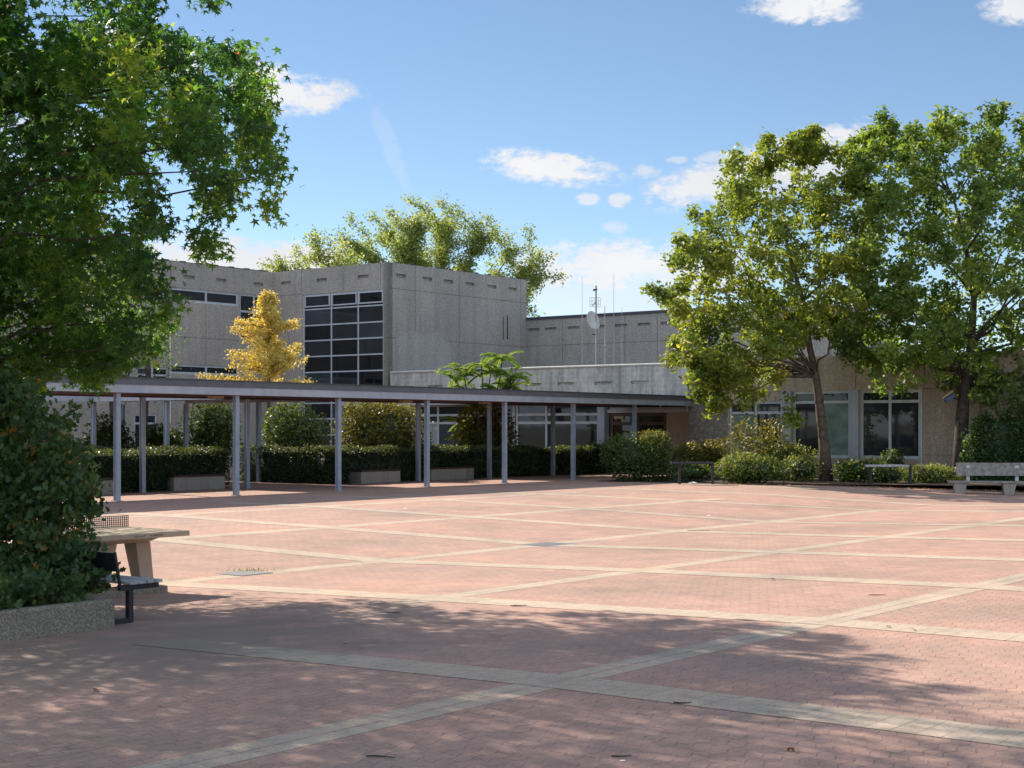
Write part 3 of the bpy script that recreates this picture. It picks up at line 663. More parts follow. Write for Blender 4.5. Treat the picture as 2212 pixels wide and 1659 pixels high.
# --- the sweetgum on the left
gum_out = [(-60, -60), (60, -40), (60, 66), (96, 60), (110, 50), (185, 52), (185, -40), (225, -40), (225, 86), (258, 83), (334, 63), (380, 66), (440, 109), (516, 96), (567, 112), (606, 192), (562, 231), (586, 274), (606, 357), (588, 403),
           (525, 388), (490, 440), (470, 510), (440, 495), (420, 420), (402, 330), (312, 322), (345, 456), (303, 545), (375, 590), (392, 652), (370, 692), (317, 740), (355, 752), (314, 775), (238, 806), (198, 838), (155, 811), (109, 791), (60, 850), (-60, 860)]
gum_b = np.array([-9.6, 21.5, gz(-9.6, 21.5)])
gt = thing('sweetgum_tree', 'large sweetgum with dark green star shaped leaves overhanging the plaza from the left edge', 'tree', gum_b)
vis = gaps(fill_outline(gum_out, 2700, 21.5, 4.0), 1.1, 3, -.18)
ex = np.vstack([fill_outline([(241, -20), (334, -20), (330, 20), (318, 76), (262, 76), (244, 40)], 26, 21, 1.2), fill_outline([(560, 420), (608, 450), (606, 470), (556, 440)], 5, 21, .4), fill_outline([(405, 500), (485, 520), (478, 556), (418, 545)], 10, 21, .5), fill_outline([(330, 480), (365, 490), (360, 505), (335, 500)], 4, 21, .4), fill_outline([(440, -12), (470, -12), (462, 14), (446, 12)], 3, 21, .3)])
off = []
while len(off) < 1500:
    p = np.array([-10., 20.6, 7.0]) + np.array([7.6, 6.8, 5.4]) * rng.uniform(-1, 1, 3); q = (p - np.array([-10., 20.6, 7.0])) / np.array([7.6, 6.8, 5.4])
    if (q @ q) > 1 or p[2] < 2.6: continue
    sx = CX + p[0] / p[1] * FPX; sy = HY - (p[2] - CAMZ) / p[1] * FPX
    if sx > -50 and sy > -50: continue
    if sx > 150 and sy > -260: continue
    off.append(p)
off = np.array(off)
c1_, t1_, _ = clumps(np.vstack([vis, ex]), 22, .115)
c2_, t2_, _ = clumps(off, 56, .45)
# leaf colour: random per clump and leaf, plus broad yellower patches
lc = np.vstack([c1_, c2_]); lt = np.concatenate([t1_, t2_])
tn = .42 + .16 * lt + rng.normal(size=len(lc)) * .12
tn = tn + .17 * field(lc, 2.2, 8)
tn = np.minimum(tn, .95); tn[rng.random(len(lc)) < .0012] = 1.0
leaf_cloud('crown', lc, .09, STAR, 'gum', gt, tn, .25, droop=.6)
tr = MB(); top = gum_b + np.array([.3, -.2, 9.5])
limb(tr, gum_b + [0, 0, -.2], top, .26, .07, 0, 8, .05)
allc = np.vstack([vis[::22], off[::16]])
for p in allc:
    z0 = min(8.5, max(2.2, p[2] - 1.2)); f = z0 / 9.5; s = gum_b + np.array([.3 * f, -.2 * f, z0]); L = np.linalg.norm(p - s)
    limb(tr, s, p, .012 + .006 * L, .006, .08, 5, .1)
tr.build('trunk', M['bark_dark'], gt, smooth=True)

# --- right hand trees
def outline_tree(name, label, outlines, base, trunk, Y0, dY, mat, bark, per, rad, size, shape, tb=.45, limbs=34, r0=.28, group=None, tw=.16, seedtint=.15):
    t = thing(name, label, 'tree', base, group)
    cs = np.vstack([fill_outline(o, n, Y0, dY) for o, n in outlines]); cs = gaps(cs, 2.1, int(base[0] * 10), -.5); cs = np.vstack([cs, sprigs(cs, 120, .45, .6)])
    c, ct, _ = clumps(cs, per, rad)
    # random clumps and broad drifts are a little yellower
    tn = tb + seedtint * ct + rng.normal(size=len(c)) * tw * .6 + .12 * field(c, 3.5, 5)
    leaf_cloud('crown', c, size, shape, mat, t, tn, .3)
    mb = MB(); tp = [np.array(base) + [0, 0, -.2]] + [np.array(p) for p in trunk]
    mb.tube(tp, [r0 * (1 - .86 * i / (len(tp) - 1)) * (1.25 if i == 0 else 1) for i in range(len(tp))], 10)
    for p in cs[:: max(1, len(cs) // limbs)]:
        hd = [abs(q[2] - (p[2] - .2 - .75 * np.linalg.norm(p[:2] - q[:2]))) for q in tp[3:]]; cand = [tp[3 + int(np.argmin(hd))]]
        s = cand[rng.integers(len(cand))]; L = np.linalg.norm(p - s)
        limb(mb, s, p, .018 + .0075 * L, .01, .06, 7, .2)
    mb.build('trunk', bark, t, smooth=True); return t
Y1 = 61.
b1 = on_ground(1786, 1042); Y1 = b1[1]
o1 = [(1412, 640), (1463, 527), (1505, 466), (1552, 440), (1555, 370), (1622, 337), (1668, 302), (1721, 300), (1748, 279), (1790, 310), (1850, 310), (1900, 480), (1885, 600), (1800, 650), (1790, 720), (1700, 752), (1690, 800), (1712, 830), (1660, 850), (1600, 862), (1530, 900), (1512, 850), (1500, 790), (1445, 790), (1475, 720), (1440, 670)]
trunk1 = [at(1780, 960, Y1), at(1771, 880, Y1), at(1762, 810, Y1), at(1748, 745, Y1), at(1735, 650, Y1), at(1705, 550, Y1), at(1682, 455, Y1)]
outline_tree('oak_tree', 'yellowish green oak with thin leaning trunk in the shrub bed, next to the walkway end', [(o1, 1150), ([(1690, 850), (1725, 850), (1720, 925), (1700, 915)], 5), ([(1500, 680), (1740, 640), (1735, 760), (1640, 860), (1520, 850)], 130), ([(1780, 560), (1880, 560), (1860, 720), (1790, 740)], 60), ([(1820, 760), (1880, 770), (1865, 800), (1815, 790)], 5)], b1, trunk1, Y1, 3.6, 'oak', M['bark'], 30, .17, .11, LOBE, .5, 30, .24, 'oaks in front of the facade')
b2 = on_ground(2076, 1046); Y2 = b2[1] 
o2 = [(1835, 340), (1880, 290), (1930, 255), (1948, 290), (2020, 275), (2063, 240), (2080, 275), (2150, 250), (2212, 262), (2310, 300), (2380, 450), (2380, 650), (2330, 850), (2212, 880), (2140, 870), (2060, 845), (1990, 800), (1960, 790), (1900, 770), (1830, 770), (1815, 720), (1860, 640), (1850, 500)]
trunk2 = [at(2076, 950, Y2), at(2080, 880, Y2), at(2086, 820, Y2), at(2098, 740, Y2), at(2104, 640, Y2), at(2088, 540, Y2), at(2060, 430, Y2)]
outline_tree('oak_tree', 'bigger green oak with forked dark trunk beside the grey bench at the right edge', [(o2, 1750), ([(1880, 800), (1955, 795), (1990, 830), (1935, 850), (1900, 868), (1880, 850)], 14), ([(1830, 770), (1950, 750), (1950, 780), (1870, 795)], 20), ([(1790, 640), (2060, 600), (2080, 800), (1990, 810), (1900, 775), (1800, 765)], 160)], b2, trunk2, Y2, 4.2, 'oak2', M['bark_dark'], 33, .18, .11, LOBE, .45, 36, .32, 'oaks in front of the facade')
fx = thing('lamp', 'small blue tilted box with tan lid fixed to the dark oak trunk', 'lamp', at(2050, 860, Y2 - .4))
q = at(2051, 860, Y2 - .4)
def tilt_box(c, w, d, hgt, ang):
    mb = MB(); ca, sa = math.cos(ang), math.sin(ang); pts = []
    for zz in (-hgt / 2, hgt / 2):
        for xx, yy in ((-w / 2, -d / 2), (w / 2, -d / 2), (w / 2, d / 2), (-w / 2, d / 2)): pts.append(c + np.array([ca * xx - sa * zz, yy, sa * xx + ca * zz]))
    return mb.hexa(pts)
tilt_box(q, .42, .2, .16, .6).build('housing', M['bluebox'], fx, .02); tilt_box(q + np.array([-.1, 0, .14]), .5, .26, .05, .6).build('lid', M['tan'], fx)
MB().tube([q + [.15, 0, 0], q + [.5, .35, -.05]], .03).build('bracket', M['black'], fx)

# --- spreading tree behind the block
bb = np.array([-5.5, 108., 0.]); bt = thing('robinia_tree', 'wide spreading grey green tree rising behind the concrete block', 'tree', bb)
mb = MB(); limb(mb, bb, bb + [.5, 0, 9], .45, .3, 0, 5, .03)
cs = []; nodes = []
for (x, y) in [(620, 600), (690, 565), (770, 545), (850, 520), (905, 505), (960, 510), (1030, 535), (1095, 560), (1150, 610), (740, 600), (1010, 600), (880, 570), (1130, 650)]:
    Yt = 108 + rng.uniform(-5, 5); tip = at(x, y, Yt); s0_ = bb + np.array([.4, 0, rng.uniform(6, 9.2)])
    mid = s0_ + (tip - s0_) * .5 + np.array([rng.normal() * .6, rng.normal(), .9])
    pts = limb(mb, s0_, mid, .16, .09, .04, 4, .12) + limb(mb, mid, tip, .09, .03, .05, 5, .14); nodes += pts[3:]
nodes = np.array(nodes)
def shoot(s_, tip, bare=.15):
    pts = limb(mb, s_, tip, .03, .008, .1, 5, .16); L = np.linalg.norm(tip - s_)
    for g_ in np.linspace(bare, 1, max(4, int(L * 3.2))):
        k_ = min(4, int(g_ * 5)); f = g_ * 5 - k_; cs.append(pts[k_] + (pts[k_ + 1] - pts[k_]) * f)
for (x, y) in [(578, 573), (600, 556), (640, 540), (672, 520), (700, 512), (735, 500), (757, 468), (800, 462), (840, 455), (880, 428), (915, 445), (950, 432), (985, 450), (1020, 482), (1050, 468), (1080, 520), (1140, 495), (1165, 545), (1190, 552), (1218, 600), (1160, 612), (1148, 680), (1145, 640), (960, 500), (900, 500), (820, 510), (760, 530), (1040, 540), (1000, 520), (860, 480), (930, 470), (1100, 560), (740, 550), (690, 555), (640, 570), (880, 540), (950, 550), (1020, 570), (800, 545)]:
    n_ = nodes[np.argmin(np.abs(nodes @ np.array([1, 0, .6]) - at(x, y, 108) @ np.array([1, 0, .6])) + .35 * np.linalg.norm(nodes - at(x, y, 108), axis=1))]
    shoot(n_, at(x, y, n_[1] + rng.normal() * .5))
for _ in range(330):
    n_ = nodes[rng.integers(len(nodes))]; d = n_ - (bb + np.array([0, 0, 7.])); d = d / np.linalg.norm(d) * .8 + rng.normal(size=3) * .55 + np.array([0, 0, .35]); d /= np.linalg.norm(d)
    shoot(n_, n_ + d * rng.uniform(.6, 2.1), .2)
cs = np.array(cs); c, ct, _ = clumps(cs, 30, .27, .85)
leaf_cloud('crown', c, .115, QUAD, 'back', bt, .45 + .15 * ct + rng.normal(size=len(c)) * .12, .3)
mb.build('trunk', M['bark_dark'], bt, smooth=True)

# --- golden tree in the courtyard
Yy = 70.; by = np.array([(578 - CX) / FPX * Yy, Yy, 0.]); yt = thing('golden_tree', 'slim golden yellow tree glowing in the courtyard behind the walkway roof', 'tree', by)
cs = []; mb = MB(); ztop = CAMZ + (HY - 632) / FPX * Yy
mb.tube([by + [0, 0, -.2], by + [.05, 0, 4], by + [.02, 0, ztop]], [.14, .09, .02], 8)
for i in range(84):
    f = rng.uniform(0, 1) ** .8; z = 3.7 + (ztop - 3.9) * f; Lr = (1 - f) ** .8 * 1.75 * rng.uniform(.35, 1.25) + .12; a = rng.uniform(0, 2 * math.pi)
    tip = by + np.array([math.cos(a) * Lr, math.sin(a) * Lr, z + Lr * .28]); s = by + np.array([.03, 0, z])
    limb(mb, s, tip, .03, .008, -.05, 4, .06)
    for g_ in np.linspace(.2, 1, 5): cs.append(s + (tip - s) * g_)
for x, y in ((505, 712), (512, 695), (636, 697), (640, 700), (500, 762), (502, 790), (488, 820), (645, 826), (660, 828), (430, 812), (455, 822), (474, 824), (676, 829)):
    tip = at(x, y, Yy - .4); s = np.array([by[0], by[1], tip[2] - .3]); limb(mb, s, tip, .03, .008, .02, 4, .05)
    for g_ in np.linspace(.35, 1, 7): cs.append(s + (tip - s) * g_)
cs = np.array(cs + [by + np.array([0, 0, z]) for z in np.linspace(ztop - 1.5, ztop, 10)])
c, ct, _ = clumps(cs, 36, .115, .9)
leaf_cloud('crown', c, .065, QUAD, 'yellow', yt, .5 + .12 * ct + rng.normal(size=len(c)) * .16, .2)
mb.build('trunk', M['bark'], yt, smooth=True)

# --- bright pinnate tree (tree of heaven) in front of the annex
bs = np.array([*(PF.shifted(4.4).xy(1045)), 0.]); st = thing('tree_of_heaven', 'young tree with bright green feathery pinnate leaves sticking up above the walkway roof', 'tree', bs)
Ys = bs[1]; leafC, leafD, leafN, tt = [], [], [], []
mb = MB()
tips = [(1000, 800), (1040, 788), (1085, 775), (1060, 805), (985, 820), (1105, 815), (1020, 850), (1000, 915), (1030, 880), (1080, 850), (1100, 840), (1010, 950)]
def rachis(s, tip, mb, L):
    pts = [s + (tip - s) * t + np.array([0, 0, .28 * L * math.sin(math.pi * t * .9) * .6 - .1 * L * t * t]) for t in np.linspace(0, 1, 9)]
    mb.tube(pts, [.012] * 9, 4, False); d = (tip - s); d[2] = 0; d /= np.linalg.norm(d) + 1e-6; side = np.array([-d[1], d[0], 0])
    for i in range(24):
        t = .12 + .88 * i / 23; p = pts[0] * 0; k_ = min(7, int(t * 8)); f = t * 8 - k_; p = pts[k_] * (1 - f) + pts[k_ + 1] * f
        for sgn in (-1, 1): leafC.append(p); leafD.append(side * sgn + d * .35 + np.array([0, 0, -.25])); tt.append(rng.uniform(.2, .9))
for (x, y) in tips:
    s = at(x, y, Ys + rng.uniform(-.5, .5)); limb(mb, [bs[0], bs[1], .2 + .2 * rng.random()], s, .05, .025, 0, 5, .05)
    for k in range(9):
        a = k * 2 * math.pi / 9 + rng.uniform(-.3, .3); L = rng.uniform(.75, 1.2)
        rachis(s, s + np.array([math.cos(a) * L, math.sin(a) * L, rng.uniform(-.45, .7) * L]), mb, L)
leafC = np.array(leafC); leafD = np.array(leafD); leafD /= np.linalg.norm(leafD, axis=1, keepdims=True)
mm = MB(); ll = .23
up = np.array([0, 0, 1.])
vv = []; 
for p, d in zip(leafC, leafD):
    w = np.cross(d, up); w /= np.linalg.norm(w); mm.poly([p, p + d * ll * .5 + w * .052, p + d * ll + [0, 0, -.04], p + d * ll * .5 - w * .052])
o = mm.build('crown', M['sumac'], st); a_ = o.data.attributes.new('tint', 'FLOAT', 'FACE'); a_.data.foreach_set('value', np.array(tt, np.float32))
mb.build('trunk', M['bark'], st, smooth=True)

# ------------------------------------------------------------------ hedges and shrubs
def box_hedge(name, label, segs, hgt, wid, grp, mat='hedge', dens=330, size=.05, tbase=.35):
    """segs: list of (p0,p1) centre lines on the ground"""
    base = np.array([*segs[0][0], 0.]); t = None; C = []; TT = []; cv_, cf = [], []
    for p0, p1 in segs:
        p0 = np.array(p0[:2]); p1 = np.array(p1[:2]); L = np.linalg.norm(p1 - p0); d = (p1 - p0) / L; nn = np.array([-d[1], d[0]])
        area = L * (2 * hgt + wid) + 2 * wid * hgt; n = int(area * dens)
        for _ in range(n):
            r = rng.random() * area; s = rng.random() * L
            if r < 2 * L * hgt: w = wid / 2 * (1 if rng.random() < .5 else -1); z = hgt * rng.random()
            elif r < 2 * L * hgt + L * wid: w = (rng.random() - .5) * wid; z = hgt
            else: s = 0 if rng.random() < .5 else L; w = (rng.random() - .5) * wid; z = hgt * rng.random()
            lump = .06 * math.sin(s * 2.1) + .04 * math.sin(s * 5.3 + 1) + .05 * math.sin(s * .9)
            z2 = z + (lump if z > hgt * .6 else 0) + rng.normal() * .04 - (.07 if z > hgt * .97 and abs(w) > wid * .42 else 0); w2 = w * (1 + .1 * math.sin(s * 3 + z * 4)) + rng.normal() * .05
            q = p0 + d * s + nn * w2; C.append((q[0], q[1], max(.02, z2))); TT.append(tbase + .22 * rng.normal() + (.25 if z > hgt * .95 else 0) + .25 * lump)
        m_ = MB().box(p0, d, nn, (.1, L - .1), (-wid / 2 + .1, wid / 2 - .1), 0, hgt - .12)
        cf += [tuple(i + len(cv_) for i in f) for f in m_.f]; cv_ += m_.v
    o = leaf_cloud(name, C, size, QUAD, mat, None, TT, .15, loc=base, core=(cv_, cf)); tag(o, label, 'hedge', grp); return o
rz = rear0 - A * oR
def rr(i, off): return rear0 + A * step * i + B * off
HH = CAMZ - (975 - HY) / FPX * 52
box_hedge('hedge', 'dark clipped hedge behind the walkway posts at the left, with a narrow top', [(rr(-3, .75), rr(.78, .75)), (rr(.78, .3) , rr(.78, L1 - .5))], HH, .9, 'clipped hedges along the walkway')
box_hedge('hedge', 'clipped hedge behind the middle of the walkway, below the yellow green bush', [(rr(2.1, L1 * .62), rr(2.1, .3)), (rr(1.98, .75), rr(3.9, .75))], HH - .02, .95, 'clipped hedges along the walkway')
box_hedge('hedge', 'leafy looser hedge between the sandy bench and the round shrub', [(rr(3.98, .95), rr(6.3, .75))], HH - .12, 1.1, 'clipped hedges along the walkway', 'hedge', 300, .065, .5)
def shrub(name, label, x0, y0, x1, y1, yb, mat, n, size, grp=None, shape=QUAD, tb=.45, dep=.8, lumps=5, cat='shrub', Y=None, solid=True):
    """a rounded shrub filling the surveyed box, standing on the ground at image row yb"""
    xc = (x0 + x1) / 2; p = on_ground(xc, yb)
    rx = (x1 - x0) / 2 / FPX * p[1]; zt = CAMZ + (HY - y0) / FPX * p[1]
    if Y is not None: p = np.array([(xc - CX) / FPX * Y, Y, 0.]); rx = (x1 - x0) / 2 / FPX * Y; zt = CAMZ + (HY - y0) / FPX * Y; 
    else: p = p + np.array([p[0] / p[1], 1, 0]) * rx * dep * .7
    z0 = 0. if y1 is None else max(0, CAMZ + (HY - y1) / FPX * p[1])
    hh = zt - z0; ry = rx * dep
    balls = [(0, 0, z0 + hh * .5, rx * .9, ry * .9, hh * .5)]
    for i in range(lumps):
        a = rng.uniform(0, 2 * math.pi); r = rng.uniform(.35, .6); hz = rng.uniform(.25, .75); k = rng.uniform(.35, .55)
        balls.append((math.cos(a) * rx * r, math.sin(a) * ry * r, z0 + hh * hz, rx * k, ry * k, min(hh * k * .9, hh * (1 - hz) + .03)))
    C, TT = [], []; w = np.array([b[3] * b[5] for b in balls]); w = w / w.sum()
    for _ in range(n):
        b = balls[rng.choice(len(balls), p=w)]; v = rng.normal(size=3); v /= np.linalg.norm(v); r = rng.uniform(.72, 1.06) if rng.random() > .06 else rng.uniform(1.0, 1.22)
        q = np.array([b[0] + v[0] * b[3] * r, b[1] + v[1] * b[4] * r, max(z0 + .03 + .1 * rng.random(), b[2] + v[2] * b[5] * r)]) + rng.normal(size=3) * .035
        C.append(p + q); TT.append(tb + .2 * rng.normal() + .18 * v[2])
    core = MB(); b = balls[0]
    rings = []
    for i in range(5):
        ph = math.pi * (i + .5) / 5 - math.pi / 2
        for j in range(8):
            th = 2 * math.pi * j / 8; core.v.append(tuple(p + np.array([b[0] + .62 * b[3] * math.cos(ph) * math.cos(th), b[1] + .62 * b[4] * math.cos(ph) * math.sin(th), b[2] + .66 * b[5] * math.sin(ph)])))
    for i in range(4):
        for j in range(8): core.f.append((i * 8 + j, i * 8 + (j + 1) % 8, (i + 1) * 8 + (j + 1) % 8, (i + 1) * 8 + j))
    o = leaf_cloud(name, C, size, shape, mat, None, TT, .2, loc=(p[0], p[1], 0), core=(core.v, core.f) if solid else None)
    tag(o, label, cat, grp); return o
G1 = 'shrubs in the bed before the facade'
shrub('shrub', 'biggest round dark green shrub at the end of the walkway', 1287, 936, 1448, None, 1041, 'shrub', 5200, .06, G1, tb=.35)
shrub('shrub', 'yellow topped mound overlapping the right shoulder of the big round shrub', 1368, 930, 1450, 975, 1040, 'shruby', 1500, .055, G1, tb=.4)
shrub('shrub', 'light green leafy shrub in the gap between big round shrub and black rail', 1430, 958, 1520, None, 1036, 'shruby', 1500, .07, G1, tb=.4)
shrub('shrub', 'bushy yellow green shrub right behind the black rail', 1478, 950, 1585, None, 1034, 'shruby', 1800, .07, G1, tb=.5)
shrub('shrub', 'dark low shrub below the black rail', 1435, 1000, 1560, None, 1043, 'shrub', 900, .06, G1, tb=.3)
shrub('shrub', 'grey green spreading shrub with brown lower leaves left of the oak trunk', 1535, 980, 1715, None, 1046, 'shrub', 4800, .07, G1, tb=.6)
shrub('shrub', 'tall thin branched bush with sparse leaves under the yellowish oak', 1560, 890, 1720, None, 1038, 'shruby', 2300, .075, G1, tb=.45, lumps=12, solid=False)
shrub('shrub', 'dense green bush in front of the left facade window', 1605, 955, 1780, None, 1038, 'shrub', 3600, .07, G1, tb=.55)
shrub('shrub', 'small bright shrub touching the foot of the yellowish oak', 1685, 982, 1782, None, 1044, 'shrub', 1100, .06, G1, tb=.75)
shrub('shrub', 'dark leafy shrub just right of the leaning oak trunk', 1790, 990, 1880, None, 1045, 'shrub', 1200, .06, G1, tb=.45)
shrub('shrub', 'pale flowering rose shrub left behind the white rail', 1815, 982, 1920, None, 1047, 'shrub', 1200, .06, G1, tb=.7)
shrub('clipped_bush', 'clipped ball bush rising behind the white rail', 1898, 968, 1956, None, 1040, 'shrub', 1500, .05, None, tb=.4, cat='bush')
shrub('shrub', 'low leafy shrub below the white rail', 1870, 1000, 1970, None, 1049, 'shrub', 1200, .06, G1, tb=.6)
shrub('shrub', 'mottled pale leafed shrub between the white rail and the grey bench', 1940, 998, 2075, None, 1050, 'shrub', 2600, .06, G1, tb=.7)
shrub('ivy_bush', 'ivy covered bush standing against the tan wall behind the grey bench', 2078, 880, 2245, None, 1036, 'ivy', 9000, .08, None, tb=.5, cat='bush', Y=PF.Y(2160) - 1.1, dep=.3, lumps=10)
# courtyard planting
G2 = 'bushes in the courtyard behind the hedges'
shrub('bush', 'broad yellow green bush seen through the middle walkway bay', 722, 862, 940, None, 0, 'shruby', 8000, .085, G2, tb=.4, Y=63.5, dep=.6, lumps=10, cat='bush')
shrub('bush', 'dark green spreading bush in the shade below the golden tree', 560, 872, 725, None, 0, 'shrub', 5200, .085, G2, tb=.45, Y=66, dep=.7, lumps=10, cat='bush')
shrub('bush', 'tall deep green bush filling the bay left of the golden tree', 388, 862, 530, None, 0, 'shrub', 5200, .085, G2, tb=.4, Y=66, dep=.6, lumps=10, cat='bush')
shrub('bush', 'dark bush below the ground floor window of the left wing', 280, 915, 405, None, 0, 'shrub', 3200, .085, G2, tb=.3, Y=64, dep=.6, lumps=8, cat='bush')
shrub('bush', 'shadowy bush around the far dark trunks at the left', 170, 895, 300, None, 0, 'shrub', 3400, .085, G2, tb=.25, Y=63, dep=.6, lumps=8, cat='bush')
shrub('bush', 'sunlit leafy bush under the pinnate tree', 975, 872, 1125, None, 0, 'shruby', 4600, .085, G2, tb=.35, Y=69.2, dep=.5, lumps=9, cat='bush')
# dark conifer behind the walkway on the left
cb_ = np.array([*at(255, 927, 70)[:2], 0.]); ct_ = thing('courtyard_tree', 'dark tree with two bare trunks standing in the shaded courtyard at the left', 'tree', cb_)
mb = MB(); limb(mb, cb_, cb_ + [-.3, 0, 5.5], .28, .16, 0, 5, .03); limb(mb, cb_ + [1.1, .4, 0], cb_ + [1.3, .3, 5.4], .2, .12, 0, 5, .03)
cs = np.vstack([at(x, y, 70 + rng.uniform(-1.5, 1.5)) for x, y in zip(rng.uniform(180, 365, 90), rng.uniform(560, 850, 90))])
for p in cs[::6]: limb(mb, cb_ + [0, 0, rng.uniform(3.5, 5)], p, .06, .015, .05, 4, .08)
mb.build('trunk', M['bark_dark'], ct_, smooth=True)
c, ctt, _ = clumps(cs, 40, .38); leaf_cloud('crown', c, .085, QUAD, 'oak2', ct_, .25 + .12 * ctt + .08 * rng.normal(size=len(c)), .3)

# ------------------------------------------------------------------ planter with creeper bush, foreground left
C0 = on_ground(250, 1357)
pn_ = thing('planter', 'low worn exposed aggregate kerb of a raised planting bed at the left edge', 'planter', C0)
zt = C0[2] + .33; z0 = -.3
MB().box(C0, A, B, (-7, 0), (0, .15), z0, zt).build('kerb', M['curb'], pn_, .03)
MB().box(C0, A, B, (-.15, 0), (.151, 6), z0, zt - .004).build('kerb', M['curb'], pn_, .03)
MB().box(C0, A, B, (-7, -.15), (.15, 6), z0, zt - .03).build('soil', M['soil'], pn_)
# creeper bush
bo = [(-90, 780), (30, 815), (70, 872), (128, 920), (160, 965), (186, 1020), (190, 1100), (196, 1200), (208, 1285), (175, 1310), (-90, 1345)]
Yb = C0[1] + .75
pts = fill_outline(bo, 1700, Yb + .25, 1.05)
low = np.array([[*(C0[:2] + A * -rng.uniform(.1, 6) + B * rng.uniform(.1, .8)), zt + rng.uniform(0, .3)] for _ in range(500)])
pts = np.vstack([pts, low])
pts[:, 2] = np.maximum(pts[:, 2], zt + .05)
pts = gaps(pts, .55, 11, -.75)
edge = pts[rng.integers(0, len(pts), 110)]; sh = []
for e_ in edge:
    d = e_ - np.array([C0[0] - 1.6, C0[1] + .9, 1.2]); d /= np.linalg.norm(d); d = d + rng.normal(size=3) * .3
    for g_ in (.08, .15, .22): sh.append(e_ + d * g_ * rng.uniform(.6, 1.3))
pts = np.vstack([pts, np.array(sh)]); pts[:, 2] = np.maximum(pts[:, 2], zt + .05)
c, ct, _ = clumps(pts, 11, .085)
kk = c[:, 2] > zt - .02; c = c[kk]; ct = ct[kk]
o = leaf_cloud('creeper_bush', c, .052, LOBE, 'ivy', None, .46 + .17 * ct + .14 * rng.normal(size=len(c)) + .1 * field(c, .9, 4), .1, loc=(C0[0] - 1.2, C0[1] + .5, zt), droop=.8)
tag(o, 'tall creeper bush with green and rusty leaves spilling over the worn planter kerb', 'bush')
fm = MB()
# ------------------------------------------------------------------ slatted bench behind the planter
nb_ = on_ground(272, 1346); bz = nb_[2]
be = thing('slatted_bench', 'dark framed slatted bench beside the planter, mostly hidden by the creeper bush', 'bench', nb_)
zs = bz + .45
for j in range(4): MB().box(nb_, A, B, (-.02 + .12 * j, .08 + .12 * j), (-.12, 1.75), zs, zs + .035).build('seat_slat', M['slat'], be, .006)
bk = MB(); o_ = nb_[:2]
q = [(*(o_ + A * a_ + B * b_), z_) for z_, a0, a1 in ((bz + .60, -.10, -.06), (bz + .82, -.17, -.13)) for a_, b_ in ((a0, 0.03), (a1, 0.03), (a1, 1.7), (a0, 1.7))]
bk.hexa(q).build('backrest', M['black'], be)
for bofs in (.0, 1.55):
    f = MB(); f.box(o_, A, B, (.02, .085), (bofs - .03, bofs + .035), bz, zs - .002); f.box(o_, A, B, (-.3, .019), (bofs - .03, bofs + .03), bz + .003, bz + .06); f.box(o_, A, B, (-.1, .46), (bofs - .028, bofs + .028), zs - .07, zs - .003)
    f.tube([(*(o_ + A * -.08 + B * bofs), zs - .04), (*(o_ + A * -.16 + B * bofs), bz + .83)], .02, 6); f.build('frame', M['black'], be)
# ------------------------------------------------------------------ concrete table tennis table
tipY = FPX * 1.44 / (2088 / S - HY); tip = np.array([(748 / S - CX) / FPX * tipY, tipY]); tz = gz(*tip) + .0
TZ = CAMZ - 1.44
tt_ = thing('table_tennis_table', 'outdoor concrete table tennis table with metal net and graffiti on its edge', 'table', (*(tip - A * .76 + B * 1.37), tz))
o_ = tip
MB().box(o_, A, B, (-1.525, 0), (0, 2.74), TZ - .075, TZ).build('tabletop', M['table'], tt_, .012)
und = MB(); q = [(*(o_ + A * a_ + B * b_), TZ - .16) for a_, b_ in ((-1.2, .42), (-.4, .42), (-.4, 2.32), (-1.2, 2.32))] + [(*(o_ + A * a_ + B * b_), TZ - .077) for a_, b_ in ((-1.3, .3), (-.22, .3), (-.22, 2.44), (-1.3, 2.44))]
und.hexa(q).build('underframe', M['table'], tt_)
for b0 in (.42, 2.05):
    for sgn, at0, at1, ab0, ab1 in ((1, -.62, -.36, -.5, -.27), (-1, -1.2, -.94, -1.3, -1.07)):
        l = MB(); q = [(*(o_ + A * a_ + B * b_), tz + .09) for a_, b_ in ((ab0, b0 + .03), (ab1, b0 + .03), (ab1, b0 + .22), (ab0, b0 + .22))] + [(*(o_ + A * a_ + B * b_), TZ - .161) for a_, b_ in ((at0, b0), (at1, b0), (at1, b0 + .28), (at0, b0 + .28))]
        l.hexa(q).build('leg', M['table'], tt_, .012)
for b0 in (.32, 1.95): MB().box(o_, A, B, (-1.45, -.12), (b0, b0 + .45), tz - .1, tz + .09).build('foot', M['curb'], tt_, .03)
nt = MB(); bn = 1.37
for z_ in np.linspace(TZ + .012, TZ + .165, 6): nt.box(o_, A, B, (-1.525, .0), (bn - .004, bn + .004), z_ - .004, z_ + .004)
for a_ in np.linspace(-1.52, -.005, 46): nt.box(o_, A, B, (a_ - .004, a_ + .004), (bn - .006, bn + .006), TZ + .001, TZ + .169)
nt.build('net', M['black'], tt_)
def stroke(a0, z0_, a1, z1_, w=.006):
    d = np.array([a1 - a0, z1_ - z0_]); L = np.linalg.norm(d); d /= L; nn = np.array([-d[1], d[0]]) * w
    P_ = [(a0 - nn[0], z0_ - nn[1]), (a1 - nn[0], z1_ - nn[1]), (a1 + nn[0], z1_ + nn[1]), (a0 + nn[0], z0_ + nn[1])]
    gr.poly([(*(o_ + A * a_ + B * -.003), z_) for a_, z_ in P_])
gr = None
